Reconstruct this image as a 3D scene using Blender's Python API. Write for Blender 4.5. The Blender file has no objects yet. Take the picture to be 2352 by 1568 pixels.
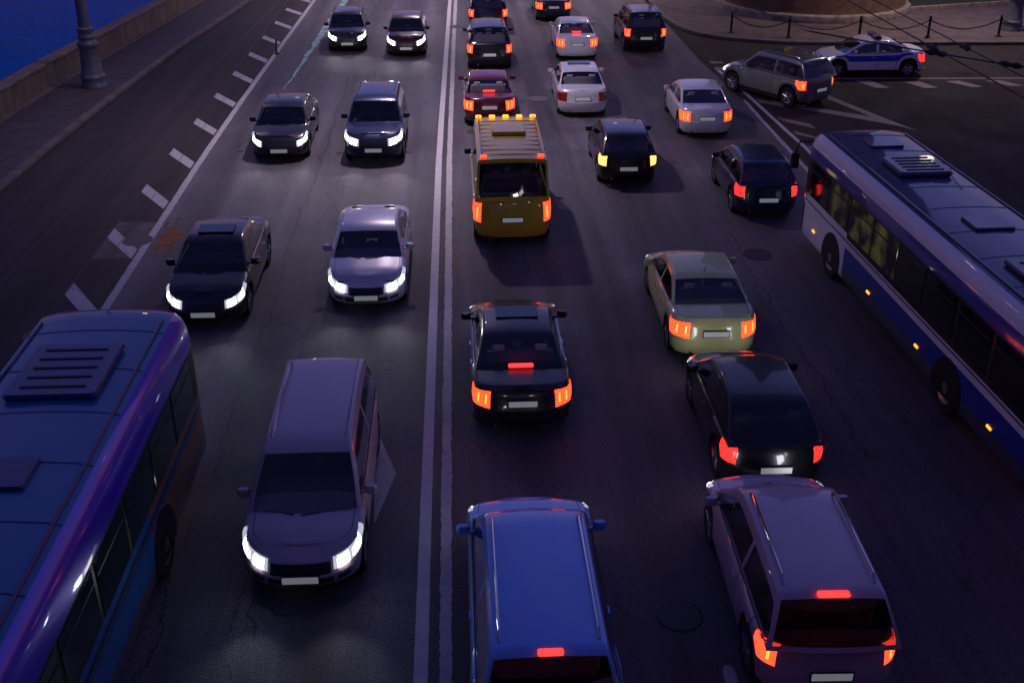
import bpy, math, random
from mathutils import Vector, Matrix, noise
R = math.radians
random.seed(7)
sc = bpy.context.scene
col = sc.collection

# ------------------------------------------------------------------ camera, sky, exposure
CAM_H = 10.6
cd = bpy.data.cameras.new("camera"); cam = bpy.data.objects.new("camera", cd); col.objects.link(cam)
cam.location = (0, 0, CAM_H); cam.rotation_euler = (R(90 - 27), 0, R(-2.94))
cd.sensor_width = 36; cd.lens = 36 * 2500 / 2352.0; cd.clip_end = 5000; cd.clip_start = .1
sc.camera = cam
sc.view_settings.view_transform = 'Standard'; sc.view_settings.look = 'None'
sc.view_settings.gamma = 1; sc.view_settings.exposure = 0.0
w = bpy.data.worlds.new("World"); sc.world = w; w.use_nodes = True
nt = w.node_tree; nt.nodes.clear()
sky = nt.nodes.new('ShaderNodeTexSky'); sky.sky_type = 'NISHITA'; sky.sun_disc = False
sky.sun_elevation = R(-2.5); sky.sun_rotation = R(20); sky.ozone_density = 3.0; sky.air_density = 1.5
tint = nt.nodes.new('ShaderNodeMix'); tint.data_type = 'RGBA'; tint.blend_type = 'MULTIPLY'
tint.inputs[0].default_value = 1; tint.inputs[7].default_value = (1.1, .68, .98, 1)
bgn = nt.nodes.new('ShaderNodeBackground'); bgn.inputs[1].default_value = 2.95
wo = nt.nodes.new('ShaderNodeOutputWorld')
nt.links.new(sky.outputs[0], tint.inputs[6]); nt.links.new(tint.outputs[2], bgn.inputs[0]); nt.links.new(bgn.outputs[0], wo.inputs[0])
sd = bpy.data.lights.new("sun", 'SUN'); sun = bpy.data.objects.new("sun", sd); col.objects.link(sun)
sd.energy = .02; sd.angle = R(40); sd.color = (.75, .7, 1); sun.rotation_euler = (R(62), 0, R(-200))   # afterglow, very weak

# ------------------------------------------------------------------ materials
MATS = {}
def newmat(name):
    m = bpy.data.materials.new(name); m.use_nodes = True
    return m, m.node_tree, m.node_tree.nodes['Principled BSDF']
def node(t, kind, **kw):
    n = t.nodes.new(kind)
    for k, v in kw.items(): setattr(n, k, v)
    return n
def mat(name, c, rough=.5, metal=0., coat=0., emit=None, es=0., bump=0., bscale=40., var=0., vscale=3., spec=.5):
    if name in MATS: return MATS[name]
    m, t, b = newmat(name)
    b.inputs['Base Color'].default_value = (*c, 1); b.inputs['Roughness'].default_value = rough
    b.inputs['Metallic'].default_value = metal; b.inputs['Coat Weight'].default_value = coat
    b.inputs['Coat Roughness'].default_value = .05; b.inputs['Specular IOR Level'].default_value = spec
    if emit: b.inputs['Emission Color'].default_value = (*emit, 1); b.inputs['Emission Strength'].default_value = es
    if bump or var:
        tc = node(t, 'ShaderNodeTexCoord')
    if var:
        nz = node(t, 'ShaderNodeTexNoise'); nz.inputs['Scale'].default_value = vscale; nz.inputs['Detail'].default_value = 6
        t.links.new(tc.outputs['Object'], nz.inputs['Vector'])
        mr = node(t, 'ShaderNodeMapRange'); mr.inputs[1].default_value = .3; mr.inputs[2].default_value = .7
        mr.inputs[3].default_value = 1 - var; mr.inputs[4].default_value = 1 + var
        t.links.new(nz.outputs[0], mr.inputs[0])
        mx = node(t, 'ShaderNodeMix', data_type='RGBA', blend_type='MULTIPLY'); mx.inputs[0].default_value = 1
        mx.inputs[6].default_value = (*c, 1); t.links.new(mr.outputs[0], mx.inputs[7]); t.links.new(mx.outputs[2], b.inputs['Base Color'])
    if bump:
        nb = node(t, 'ShaderNodeTexNoise'); nb.inputs['Scale'].default_value = bscale; nb.inputs['Detail'].default_value = 4
        t.links.new(tc.outputs['Object'], nb.inputs['Vector'])
        bp = node(t, 'ShaderNodeBump'); bp.inputs['Strength'].default_value = bump; bp.inputs['Distance'].default_value = .02
        t.links.new(nb.outputs[0], bp.inputs['Height']); t.links.new(bp.outputs[0], b.inputs['Normal'])
    MATS[name] = m; return m

def math_n(t, op, a, b=None, clamp=False):
    n = node(t, 'ShaderNodeMath', operation=op, use_clamp=clamp)
    for i, v in enumerate((a, b)):
        if v is None: continue
        if isinstance(v, (int, float)): n.inputs[i].default_value = v
        else: t.links.new(v, n.inputs[i])
    return n.outputs[0]
def noise_n(t, vec, scale, detail=4, rough=.5):
    n = node(t, 'ShaderNodeTexNoise'); n.inputs['Scale'].default_value = scale; n.inputs['Detail'].default_value = detail
    n.inputs['Roughness'].default_value = rough; t.links.new(vec, n.inputs['Vector']); return n.outputs[0]
def map_n(t, v, a, b, c, d):
    n = node(t, 'ShaderNodeMapRange'); t.links.new(v, n.inputs[0])
    for i, x in enumerate((a, b, c, d)): n.inputs[i + 1].default_value = x
    return n.outputs[0]

def asphalt(name, c, grain=.55, cracks=(), web=True, bands=0., rough=.62):
    m, t, b = newmat(name)
    tc = node(t, 'ShaderNodeTexCoord'); P = tc.outputs['Object']
    sep = node(t, 'ShaderNodeSeparateXYZ'); t.links.new(P, sep.inputs[0])
    X, Y = sep.outputs[0], sep.outputs[1]
    g1 = noise_n(t, P, 30, 4, .85); g2 = noise_n(t, P, 9, 5, .75); g3 = noise_n(t, P, .55, 5, .6)
    mp = node(t, 'ShaderNodeMapping'); mp.inputs['Scale'].default_value = (1.3, .06, 1); t.links.new(P, mp.inputs[0])
    g4 = noise_n(t, mp.outputs[0], 1.0, 4, .6)
    f = math_n(t, 'MULTIPLY', map_n(t, g1, .41, .60, 1 - grain, 1 + grain * 1.25), map_n(t, g3, .3, .7, .72, 1.28))
    f = math_n(t, 'MULTIPLY', f, map_n(t, g2, .3, .7, .8, 1.2))
    f = math_n(t, 'MULTIPLY', f, map_n(t, g4, .36, .64, .62, 1.38))
    vs_ = node(t, 'ShaderNodeTexVoronoi', feature='SMOOTH_F1'); vs_.inputs['Scale'].default_value = .9; t.links.new(P, vs_.inputs['Vector'])
    st_ = map_n(t, math_n(t, 'ADD', vs_.outputs['Distance'], math_n(t, 'MULTIPLY', g2, .25)), .16, .30, .72, 1)
    f = math_n(t, 'MULTIPLY', f, st_)
    if bands:   # polished wheel tracks and oily lane middles
        s = math_n(t, 'SINE', math_n(t, 'MULTIPLY', X, 2 * math.pi / 1.72))
        f = math_n(t, 'MULTIPLY', f, map_n(t, s, -1, 1, 1 - bands, 1 + bands))
    for (x0, ya, yb, wd, sd_) in cracks:   # long wandering joints between paving passes
        cmb = node(t, 'ShaderNodeCombineXYZ'); cmb.inputs[0].default_value = sd_
        t.links.new(Y, cmb.inputs[1])
        n1 = noise_n(t, cmb.outputs[0], .55, 7, .68)
        off = math_n(t, 'MULTIPLY', math_n(t, 'SUBTRACT', n1, .5), 1.1)
        d = math_n(t, 'ABSOLUTE', math_n(t, 'SUBTRACT', math_n(t, 'SUBTRACT', X, x0), off))
        wn = math_n(t, 'MULTIPLY', map_n(t, noise_n(t, P, 6, 3, .8), .35, .7, .15, 1.9), wd)
        ln = math_n(t, 'LESS_THAN', d, wn)
        rg = math_n(t, 'MULTIPLY', math_n(t, 'GREATER_THAN', Y, ya), math_n(t, 'LESS_THAN', Y, yb))
        ln = math_n(t, 'MULTIPLY', ln, rg)
        # speckled raveling beside the joint
        rv = math_n(t, 'MULTIPLY', math_n(t, 'LESS_THAN', d, .3), math_n(t, 'GREATER_THAN', noise_n(t, P, 26, 2, .8), .60))
        rv = math_n(t, 'MULTIPLY', rv, rg)
        f = math_n(t, 'MULTIPLY', f, math_n(t, 'SUBTRACT', 1, math_n(t, 'MULTIPLY', ln, .8)))
        f = math_n(t, 'MULTIPLY', f, math_n(t, 'SUBTRACT', 1, math_n(t, 'MULTIPLY', rv, .55)))
    if web:
        dn = node(t, 'ShaderNodeTexNoise'); dn.inputs['Scale'].default_value = 1.2; dn.inputs['Detail'].default_value = 6; t.links.new(P, dn.inputs['Vector'])
        va = node(t, 'ShaderNodeVectorMath', operation='MULTIPLY_ADD'); t.links.new(dn.outputs['Color'], va.inputs[0]); va.inputs[1].default_value = (1.2, 1.2, 0); t.links.new(P, va.inputs[2])
        vo = node(t, 'ShaderNodeTexVoronoi', feature='DISTANCE_TO_EDGE'); vo.inputs['Scale'].default_value = .42; t.links.new(va.outputs[0], vo.inputs['Vector'])
        ce = math_n(t, 'LESS_THAN', vo.outputs['Distance'], .006)
        msk = math_n(t, 'GREATER_THAN', noise_n(t, P, .23, 3, .6), .54)
        f = math_n(t, 'MULTIPLY', f, math_n(t, 'SUBTRACT', 1, math_n(t, 'MULTIPLY', math_n(t, 'MULTIPLY', ce, msk), .65)))
    mx = node(t, 'ShaderNodeMix', data_type='RGBA', blend_type='MULTIPLY'); mx.inputs[0].default_value = 1
    mx.inputs[6].default_value = (*c, 1); t.links.new(f, mx.inputs[7]); t.links.new(mx.outputs[2], b.inputs['Base Color'])
    t.links.new(map_n(t, g3, .3, .7, rough - .1, rough + .1), b.inputs['Roughness'])
    bp = node(t, 'ShaderNodeBump'); bp.inputs['Strength'].default_value = .9; bp.inputs['Distance'].default_value = .02
    t.links.new(g1, bp.inputs['Height']); t.links.new(bp.outputs[0], b.inputs['Normal'])
    return m

def paintmark(name, c, wear=.45):
    """road paint, chipped through to asphalt"""
    m, t, b = newmat(name)
    tc = node(t, 'ShaderNodeTexCoord'); P = tc.outputs['Object']
    n1 = noise_n(t, P, 22, 5, .8); n2 = noise_n(t, P, 1.1, 4, .6); n3 = noise_n(t, P, 5, 5, .7)
    v = math_n(t, 'ADD', math_n(t, 'MULTIPLY', n1, .6), math_n(t, 'MULTIPLY', n2, .4))
    k = map_n(t, v, wear - .03, wear + .03, 0, 1)
    dim = map_n(t, n3, .3, .7, .8, 1.12)
    mx = node(t, 'ShaderNodeMix', data_type='RGBA'); t.links.new(k, mx.inputs[0])
    mx.inputs[6].default_value = (.05, .045, .05, 1); mx.inputs[7].default_value = (*c, 1)
    m2 = node(t, 'ShaderNodeMix', data_type='RGBA', blend_type='MULTIPLY'); m2.inputs[0].default_value = 1
    t.links.new(mx.outputs[2], m2.inputs[6]); t.links.new(dim, m2.inputs[7]); t.links.new(m2.outputs[2], b.inputs['Base Color'])
    b.inputs['Roughness'].default_value = .6
    return m

M_road = asphalt('road_asphalt', (.069, .062, .080), .72, [(-4.35, 8, 70, .022, 3.1), (-3.35, 12, 75, .014, 9.7), (-6.4, 22, 60, .008, 14.), (3.3, 30, 55, .007, 5.5), (7.15, 16, 27, .02, 8.2)], True, .16)
M_lane = asphalt('parking_asphalt', (.026, .018, .022), .35, [], True, 0., .78)
M_side = asphalt('side_asphalt', (.018, .011, .010), .3, [], False, 0., .88)
M_patch = asphalt('patch_asphalt', (.085, .066, .072), .35, [], True, 0., .7)
M_white = paintmark('road_paint', (.42, .40, .43), .40)
M_white2 = paintmark('road_paint_clean', (.50, .48, .52), .30)
M_old = paintmark('road_paint_old', (.24, .19, .18), .42)

def brickmat(name, c1, c2, mortar, scale, bw, rh, ms=.02, bump=.3, rough=.8, cyl=False, rot=0.):
    m, t, b = newmat(name)
    tc = node(t, 'ShaderNodeTexCoord'); br = node(t, 'ShaderNodeTexBrick')
    if cyl:
        sep = node(t, 'ShaderNodeSeparateXYZ'); t.links.new(tc.outputs['Object'], sep.inputs[0])
        an = math_n(t, 'ARCTAN2', sep.outputs[1], sep.outputs[0])
        cb = node(t, 'ShaderNodeCombineXYZ'); t.links.new(math_n(t, 'MULTIPLY', an, 5.0), cb.inputs[0]); t.links.new(sep.outputs[2], cb.inputs[1])
        v = cb.outputs[0]
    else:
        mp = node(t, 'ShaderNodeMapping'); mp.inputs['Rotation'].default_value = (0, 0, rot); t.links.new(tc.outputs['Object'], mp.inputs[0]); v = mp.outputs[0]
    t.links.new(v, br.inputs['Vector'])
    br.inputs['Color1'].default_value = (*c1, 1); br.inputs['Color2'].default_value = (*c2, 1); br.inputs['Mortar'].default_value = (*mortar, 1)
    br.inputs['Scale'].default_value = scale; br.inputs['Brick Width'].default_value = bw; br.inputs['Row Height'].default_value = rh; br.inputs['Mortar Size'].default_value = ms
    nz = noise_n(t, tc.outputs['Object'], 1.6, 6, .65)
    mx = node(t, 'ShaderNodeMix', data_type='RGBA', blend_type='MULTIPLY'); mx.inputs[0].default_value = 1
    t.links.new(br.outputs['Color'], mx.inputs[6]); t.links.new(map_n(t, nz, .3, .7, .6, 1.3), mx.inputs[7]); t.links.new(mx.outputs[2], b.inputs['Base Color'])
    b.inputs['Roughness'].default_value = rough
    bp = node(t, 'ShaderNodeBump'); bp.inputs['Strength'].default_value = bump; bp.inputs['Distance'].default_value = .01; bp.invert = True
    t.links.new(br.outputs['Fac'], bp.inputs['Height']); t.links.new(bp.outputs[0], b.inputs['Normal'])
    return m
M_pave = brickmat('paving_setts', (.085, .065, .075), (.07, .055, .065), (.035, .028, .034), 1, .24, .14, .014, .4, .75, rot=R(8))
M_pave2 = brickmat('plaza_paving', (.12, .085, .09), (.105, .077, .085), (.05, .04, .042), 1, .5, .5, .01, .3, .8)
M_tower = brickmat('tower_brick', (.17, .085, .055), (.14, .07, .05), (.10, .08, .07), 1, .30, .095, .012, .5, .9, cyl=True)
M_granite = mat('granite', (.17, .13, .115), .7, bump=.5, bscale=30, var=.35, vscale=2.2)
M_kerb = mat('kerb_granite', (.12, .10, .105), .75, bump=.4, bscale=25, var=.3, vscale=1.7)
M_stone = mat('white_stone', (.22, .19, .18), .8, bump=.6, bscale=9, var=.45, vscale=2.5)
M_postpaint = mat('lamp_post_paint', (.13, .15, .20), .45, .2, bump=.1, bscale=8, var=.15)
M_iron = mat('black_iron', (.03, .028, .035), .5, .6)
M_wire = mat('wire', (.012, .012, .016), .6)
M_grass = mat('dark_grass', (.02, .03, .012), .95, bump=.9, bscale=60, var=.4, vscale=9)
M_concrete = mat('bridge_concrete', (.25, .24, .23), .85, bump=.3, bscale=6, var=.2)

def watermat():
    m, t, b = newmat('river_water')
    tc = node(t, 'ShaderNodeTexCoord'); mp = node(t, 'ShaderNodeMapping'); mp.inputs['Scale'].default_value = (.55, 1.25, 1); mp.inputs['Rotation'].default_value = (0, 0, R(-22))
    t.links.new(tc.outputs['Object'], mp.inputs[0])
    n1 = noise_n(t, mp.outputs[0], .55, 6, .6); n2 = noise_n(t, mp.outputs[0], 3.2, 3, .6)
    h = math_n(t, 'ADD', n1, math_n(t, 'MULTIPLY', n2, .25))
    bp = node(t, 'ShaderNodeBump'); bp.inputs['Strength'].default_value = 1; bp.inputs['Distance'].default_value = .55
    t.links.new(h, bp.inputs['Height']); t.links.new(bp.outputs[0], b.inputs['Normal'])
    b.inputs['Base Color'].default_value = (.0, .36, .72, 1); b.inputs['Roughness'].default_value = .15
    b.inputs['IOR'].default_value = 1.33; b.inputs['Metallic'].default_value = 1.0; b.inputs['Specular Tint'].default_value = (.05, .35, .9, 1)
    return m
M_water = watermat()

# ------------------------------------------------------------------ mesh helpers
def mesh_obj(name, verts, faces, m, parent=None, smooth=False, sharp=None, matidx=None):
    me = bpy.data.meshes.new(name); me.from_pydata([tuple(v) for v in verts], [], faces)
    for x in (m if isinstance(m, (list, tuple)) else [m]): me.materials.append(x)
    if matidx: me.polygons.foreach_set('material_index', matidx)
    if smooth:
        me.polygons.foreach_set('use_smooth', [True] * len(me.polygons))
        if sharp is not None: me.set_sharp_from_angle(angle=R(sharp))
    me.update()
    o = bpy.data.objects.new(name, me); col.objects.link(o)
    if parent: o.parent = parent
    return o
def tag(o, label=None, cat=None, group=None, kind=None):
    if label: o['label'] = label
    if cat: o['category'] = cat
    if group: o['group'] = group
    if kind: o['kind'] = kind
    return o
def empty(name, loc, rz=0.):
    o = bpy.data.objects.new(name, None); o.empty_display_size = .3; col.objects.link(o)
    o.location = loc; o.rotation_euler = (0, 0, rz); return o
class MB:
    def __init__(s): s.v = []; s.f = []; s.mi = []
    def add(s, vs, fs, mi=0):
        b = len(s.v); s.v += [tuple(v) for v in vs]; s.f += [tuple(i + b for i in f) for f in fs]; s.mi += [mi] * len(fs)
    def box(s, c, d, mi=0, bev=0., rz=0.):
        x, y, z = d[0] / 2, d[1] / 2, d[2] / 2
        if bev <= 0:
            vs = [(sx * x, sy * y, sz * z) for sz in (-1, 1) for sy in (-1, 1) for sx in (-1, 1)]
            fs = [(0, 2, 3, 1), (4, 5, 7, 6), (0, 1, 5, 4), (2, 6, 7, 3), (0, 4, 6, 2), (1, 3, 7, 5)]
        else:
            b = min(bev, x * .9, y * .9, z * .9); vs = []; 
            def ring(ix, zz): return [(x - ix - b, y - ix, zz), (x - ix, y - ix - b, zz), (x - ix, -y + ix + b, zz), (x - ix - b, -y + ix, zz), (-x + ix + b, -y + ix, zz), (-x + ix, -y + ix + b, zz), (-x + ix, y - ix - b, zz), (-x + ix + b, y - ix, zz)]
            i2 = b * .6
            for ix, zz in ((i2 * .99, -z), (0, -z + b), (0, z - b), (i2 * .99, z)): 
                ix = min(ix, max(0, min(x, y) - b - .0005)); vs += ring(ix, zz)
            fs = [tuple(range(8)), tuple(reversed(range(24, 32)))]
            for r in range(3):
                for i in range(8): a = r * 8 + i; c_ = r * 8 + (i + 1) % 8; fs.append((a, a + 8, c_ + 8, c_))
        ca, sa = math.cos(rz), math.sin(rz)
        s.add([(c[0] + vx * ca - vy * sa, c[1] + vx * sa + vy * ca, c[2] + vz) for vx, vy, vz in vs], fs, mi)
    def tube(s, pts, r, n=8, mi=0, caps=True):
        pts = [Vector(p) for p in pts]; vs = []; rs = r if isinstance(r, (list, tuple)) else [r] * len(pts)
        for i, p in enumerate(pts):
            d = (pts[min(i + 1, len(pts) - 1)] - pts[max(i - 1, 0)]).normalized()
            a = d.cross(Vector((0, 0, 1)) if abs(d.z) < .95 else Vector((1, 0, 0))).normalized(); b = d.cross(a)
            for k in range(n): th = 2 * math.pi * k / n; vs.append(p + rs[i] * (a * math.cos(th) + b * math.sin(th)))
        fs = [(i * n + k, i * n + (k + 1) % n, (i + 1) * n + (k + 1) % n, (i + 1) * n + k) for i in range(len(pts) - 1) for k in range(n)]
        if caps: fs += [tuple(reversed(range(n))), tuple(range((len(pts) - 1) * n, len(pts) * n))]
        s.add(vs, fs, mi)
    def lathe(s, prof, n=32, c=(0, 0, 0), mi=0, flute=None, axis='z', cap=True):
        vs = []
        for j, (r, z) in enumerate(prof):
            for k in range(n):
                th = 2 * math.pi * k / n; rr = r
                if flute and flute[1] <= z <= flute[2]: rr = r * (1 - flute[3] * (k % 2))
                p = (rr * math.cos(th), rr * math.sin(th), z)
                if axis == 'x': p = (z, rr * math.cos(th), rr * math.sin(th))
                vs.append((p[0] + c[0], p[1] + c[1], p[2] + c[2]))
        fs = [(j * n + k, j * n + (k + 1) % n, (j + 1) * n + (k + 1) % n, (j + 1) * n + k) for j in range(len(prof) - 1) for k in range(n)]
        if cap: fs += [tuple(reversed(range(n))), tuple(range((len(prof) - 1) * n, len(prof) * n))]
        s.add(vs, fs, mi)
    def build(s, name, m, parent=None, smooth=False, sharp=35):
        return mesh_obj(name, s.v, s.f, m, parent, smooth, sharp, s.mi)
def sheet(name, pts, z, m, kind='structure'):
    o = mesh_obj(name, [(x, y, z) for x, y in pts], [tuple(range(len(pts)))], m)
    if kind: o['kind'] = kind
    return o
def strip(left, right, z):
    n = len(left); vs = [(x, y, z) for x, y in left] + [(x, y, z) for x, y in right]
    return vs, [(i, n + i, n + i + 1, i + 1) for i in range(n - 1)]
def offset(line, d):
    out = []
    for i, p in enumerate(line):
        a = Vector(line[max(i - 1, 0)]); b = Vector(line[min(i + 1, len(line) - 1)]); t = (b - a).normalized()
        out.append((p[0] + t.y * d, p[1] - t.x * d))
    return out
def resample(line, step):
    out = [Vector(line[0])]
    for a, b in zip(line[:-1], line[1:]):
        a, b = Vector(a), Vector(b); n = max(1, round((b - a).length / step))
        out += [a + (b - a) * i / n for i in range(1, n + 1)]
    return [tuple(p) for p in out]

# ------------------------------------------------------------------ the setting
SC = 1.06
sheet('ground', [(-30, -3000), (3000, -3000), (3000, 3000), (-30, 3000)], -.30, M_lane)
KERB = [(-13.6, -40), (-13.5, 20), (-13.41, 31.1), (-13.26, 35.6), (-13.0, 41), (-12.41, 50.6), (-11.1, 63.4), (-9.0, 80), (-3.0, 120), (30, 220)]
WALL = [(-16.6, -40), (-16.5, 20), (-16.3, 31), (-16.11, 38.6), (-15.76, 43.9), (-13.8, 63.5), (-11.9, 80), (-5.9, 120), (27, 222)]
KERB = resample(KERB, 3); WALL = resample(WALL, 3)
EDGE = [(-8.05, -40), (-8.1, 17.2), (-8.2, 33.6), (-8.15, 41), (-8.0, 51), (-7.75, 66), (-6.5, 90), (0, 130), (33, 220)]
EDGE = resample(EDGE, 3)
CURB = [(12.2, 130), (10.9, 66), (10.62, 60.5), (10.6, 57), (10.85, 54.4), (11.35, 52.7), (12.2, 51.6), (13.3, 50.9), (14.7, 50.3), (16.2, 50), (21.8, 49.7), (26.1, 49.5), (60, 49.5)]

def strip_obj(name, a, b, z, m):
    """a sheet between two polylines with the same span along y"""
    ys = [y for y in range(-40, 221, 4)]
    def X(line, y):
        for (x0, y0), (x1, y1) in zip(line[:-1], line[1:]):
            if y0 <= y <= y1: return x0 + (x1 - x0) * (y - y0) / max(1e-6, y1 - y0)
        return line[-1][0]
    vs, fs = strip([(X(a, y), y) for y in ys], [(X(b, y), y) for y in ys], z)
    return tag(mesh_obj(name, vs, fs, m), kind='structure')
strip_obj('parking_lane', KERB, EDGE, 0.0, M_lane)
R_IN = [(10.9, -40), (10.95, 36), (10.6, 47), (10.6, 130), (40, 220)]
strip_obj('road', EDGE, R_IN, 0.0, M_road)
vs = [(x, y, 0.0) for x, y in [(10.9, -40), (80, -40), (80, 49.5), (26.1, 49.5), (21.8, 49.7), (16.2, 50), (14.7, 50.3), (13.3, 50.9), (12.2, 51.6), (11.35, 52.7), (10.85, 54.4), (10.6, 57), (10.6, 47), (10.95, 36)]]
tag(mesh_obj('side_road', vs, [tuple(range(len(vs)))], M_side), kind='structure')
vs, fs = strip(offset(WALL, -.1), offset(KERB, .0)[:len(WALL)], .12) if False else (None, None)
def xat(line, y):
    for (x0, y0), (x1, y1) in zip(line[:-1], line[1:]):
        if y0 <= y <= y1: return x0 + (x1 - x0) * (y - y0) / max(1e-6, y1 - y0)
    return line[-1][0]
ys = list(range(-40, 221, 3))
vs, fs = strip([(xat(WALL, y), y) for y in ys], [(xat(KERB, y) - .28, y) for y in ys], .13)
tag(mesh_obj('embankment_pavement', vs, fs, M_pave), kind='structure')
# granite kerb in separate stones (one run)
def kerb_run(name, line, wid, h, side, step, m):
    mb = MB(); pts = resample(line, .05)
    d = 0; i = 0
    L = [Vector(p) for p in line]; segs = []
    acc = [0]
    for a, b in zip(L[:-1], L[1:]): acc.append(acc[-1] + (b - a).length)
    def at(s):
        for j in range(len(L) - 1):
            if s <= acc[j + 1]: return L[j] + (L[j + 1] - L[j]) * ((s - acc[j]) / max(1e-6, acc[j + 1] - acc[j]))
        return L[-1]
    s = 0
    while s + step < acc[-1]:
        a, b = at(s), at(s + step - .015); t = (b - a); c = (a + b) / 2; n = Vector((t.y, -t.x)).normalized() * side * wid / 2
        mb.box((c.x + n.x, c.y + n.y, h / 2 + random.uniform(-.006, .006)), (wid, t.length, h), bev=.02, rz=math.atan2(-t.x, t.y) + random.uniform(-.004, .004))
        s += step
    return tag(mb.build(name, m), kind='structure')
kerb_run('kerb', [p for p in KERB if p[1] < 100], .28, .15, -1, 1.35, M_kerb)
kerb_run('corner_kerb', CURB, .26, .15, -1, 1.3, M_kerb)
plz = [(x, y) for x, y in CURB]
pp = [(80, 130), (12.2 + .26, 130)] + [(x + (.2 if i < 6 else .1), y + (.0 if i < 5 else .2)) for i, (x, y) in enumerate(CURB[1:])] + [(80, 49.7)]
tag(mesh_obj('plaza_pavement', [(x, y, .13) for x, y in pp], [tuple(range(len(pp)))], M_pave2), kind='structure')
tag(mesh_obj('river_water', [(-700, -300, -2.6), (-5, -300, -2.6), (-5, 700, -2.6), (-700, 700, -2.6)], [(0, 1, 2, 3)], M_water), kind='structure')
# the ground sheet must not cover the river: it starts left of the wall only as soil
bpy.data.objects['ground'].data.vertices[0].co.x = -14; bpy.data.objects['ground'].data.vertices[3].co.x = -14
for v in bpy.data.objects['ground'].data.vertices:
    if v.co.x < 0: v.co.x = -5.9 if v.co.y > 0 else -13.9
# embankment parapet (a thing)
def parapet():
    root = empty('embankment_wall', (-15.8, 43, 0)); tag(root, 'low granite embankment wall between the paved footpath and the blue river', 'wall')
    mb = MB(); cap = MB(); foot = MB()
    L = [p for p in WALL if p[1] < 150]
    def prof(mbx, prof_pts):
        n = len(prof_pts); vs = []
        for i, p in enumerate(L):
            a = Vector(L[max(i - 1, 0)]); b = Vector(L[min(i + 1, len(L) - 1)]); t = (b - a).normalized(); nx = Vector((t.y, -t.x))
            for (o_, z) in prof_pts: vs.append((p[0] + nx.x * o_ + 15.8, p[1] + nx.y * o_ - 43, z))
        fs = [(i * n + k, i * n + (k + 1) % n, (i + 1) * n + (k + 1) % n, (i + 1) * n + k) for i in range(len(L) - 1) for k in range(n)]
        mbx.add(vs, fs)
    prof(mb, [(-.50, -3), (0, -3), (0, .98), (-.50, .98)]); mb.build('wall_face', M_wall, root)
    prof(cap, [(-.54, .98), (.035, .98), (.035, 1.06), (0, 1.10), (-.50, 1.10), (-.54, 1.06)]); cap.build('coping', M_granite, root)
    prof(foot, [(0.002, .10), (.22, .10), (.22, .17), (.19, .19), (0.002, .19)]); foot.build('plinth', M_kerb, root)
def wallmat():
    m, t, b = newmat('embankment_granite')
    tc = node(t, 'ShaderNodeTexCoord'); sep = node(t, 'ShaderNodeSeparateXYZ'); t.links.new(tc.outputs['Object'], sep.inputs[0])
    j = math_n(t, 'LESS_THAN', math_n(t, 'FRACT', math_n(t, 'MULTIPLY', sep.outputs[1], 1 / 1.55)), .012)
    blk = node(t, 'ShaderNodeTexWhiteNoise', noise_dimensions='1D'); t.links.new(math_n(t, 'FLOOR', math_n(t, 'MULTIPLY', sep.outputs[1], 1 / 1.55)), blk.inputs['W'])
    mp = node(t, 'ShaderNodeMapping'); mp.inputs['Scale'].default_value = (1, 1.6, .35); t.links.new(tc.outputs['Object'], mp.inputs[0])
    n1 = noise_n(t, mp.outputs[0], 1.3, 6, .65); n2 = noise_n(t, tc.outputs['Object'], 25, 3, .7)
    f = math_n(t, 'MULTIPLY', map_n(t, n1, .3, .7, .55, 1.35), map_n(t, n2, .3, .7, .85, 1.15))
    f = math_n(t, 'MULTIPLY', f, map_n(t, blk.outputs['Value'], 0, 1, .8, 1.15))
    f = math_n(t, 'MULTIPLY', f, math_n(t, 'SUBTRACT', 1, math_n(t, 'MULTIPLY', j, .6)))
    mx = node(t, 'ShaderNodeMix', data_type='RGBA', blend_type='MULTIPLY'); mx.inputs[0].default_value = 1
    mx.inputs[6].default_value = (.20, .145, .115, 1); t.links.new(f, mx.inputs[7]); t.links.new(mx.outputs[2], b.inputs['Base Color']); b.inputs['Roughness'].default_value = .75
    return m
M_wall = wallmat(); parapet()

# the bridge we stand on: deck below and behind the lens, keeps the sky off the nearest asphalt
def bridge():
    root = empty('road_bridge', (0, -4.2, 0)); tag(root, 'concrete road bridge crossing over the carriageway behind the viewpoint', 'bridge')
    mb = MB(); mb.box((0, -3.0, 8.4), (70, 15, .9), bev=.05)
    for x in (-24, -9.4, 13, 30): mb.box((x, -3.0, 3.97), (1.2, 10, 7.94), bev=.1)
    mb.build('deck', M_concrete, root)
    p = MB(); p.box((0, 4.35, 9.35), (70, .3, 1.0), bev=.03); p.build('parapet', M_concrete, root)
bridge()

# ------------------------------------------------------------------ painted markings (sheets 4 mm up)
def marks(name, polys, m, z=.004):
    vs = []; fs = []
    for p in polys: fs.append(tuple(range(len(vs), len(vs) + len(p)))); vs += [(x, y, z) for x, y in p]
    return tag(mesh_obj(name, vs, fs, m), kind='structure')
def linestrip(name, line, wdt, m, z=.004, jag=0.):
    pts = resample(line, .08 if jag else 1.0); n = len(pts)
    lo = offset(pts, -wdt / 2); hi = offset(pts, wdt / 2)
    if jag:
        lo = [(x - jag * (noise.noise(Vector((x * 3, y * 9, 1))) + .4 * noise.noise(Vector((x, y * 1.1, 3)))), y) for x, y in lo]; hi = [(x + jag * (noise.noise(Vector((x * 3, y * 9, 5))) + .4 * noise.noise(Vector((x, y * 1.1, 7)))), y) for x, y in hi]
    vs, fs = strip(lo, hi, z); fs = [f[::-1] for f in fs]
    return tag(mesh_obj(name, vs, fs, m), kind='structure')
CL = [(-.66, -10), (-.66, 15), (-.61, 33), (-.56, 38), (-.38, 52), (-.22, 64), (.6, 90)]
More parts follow.
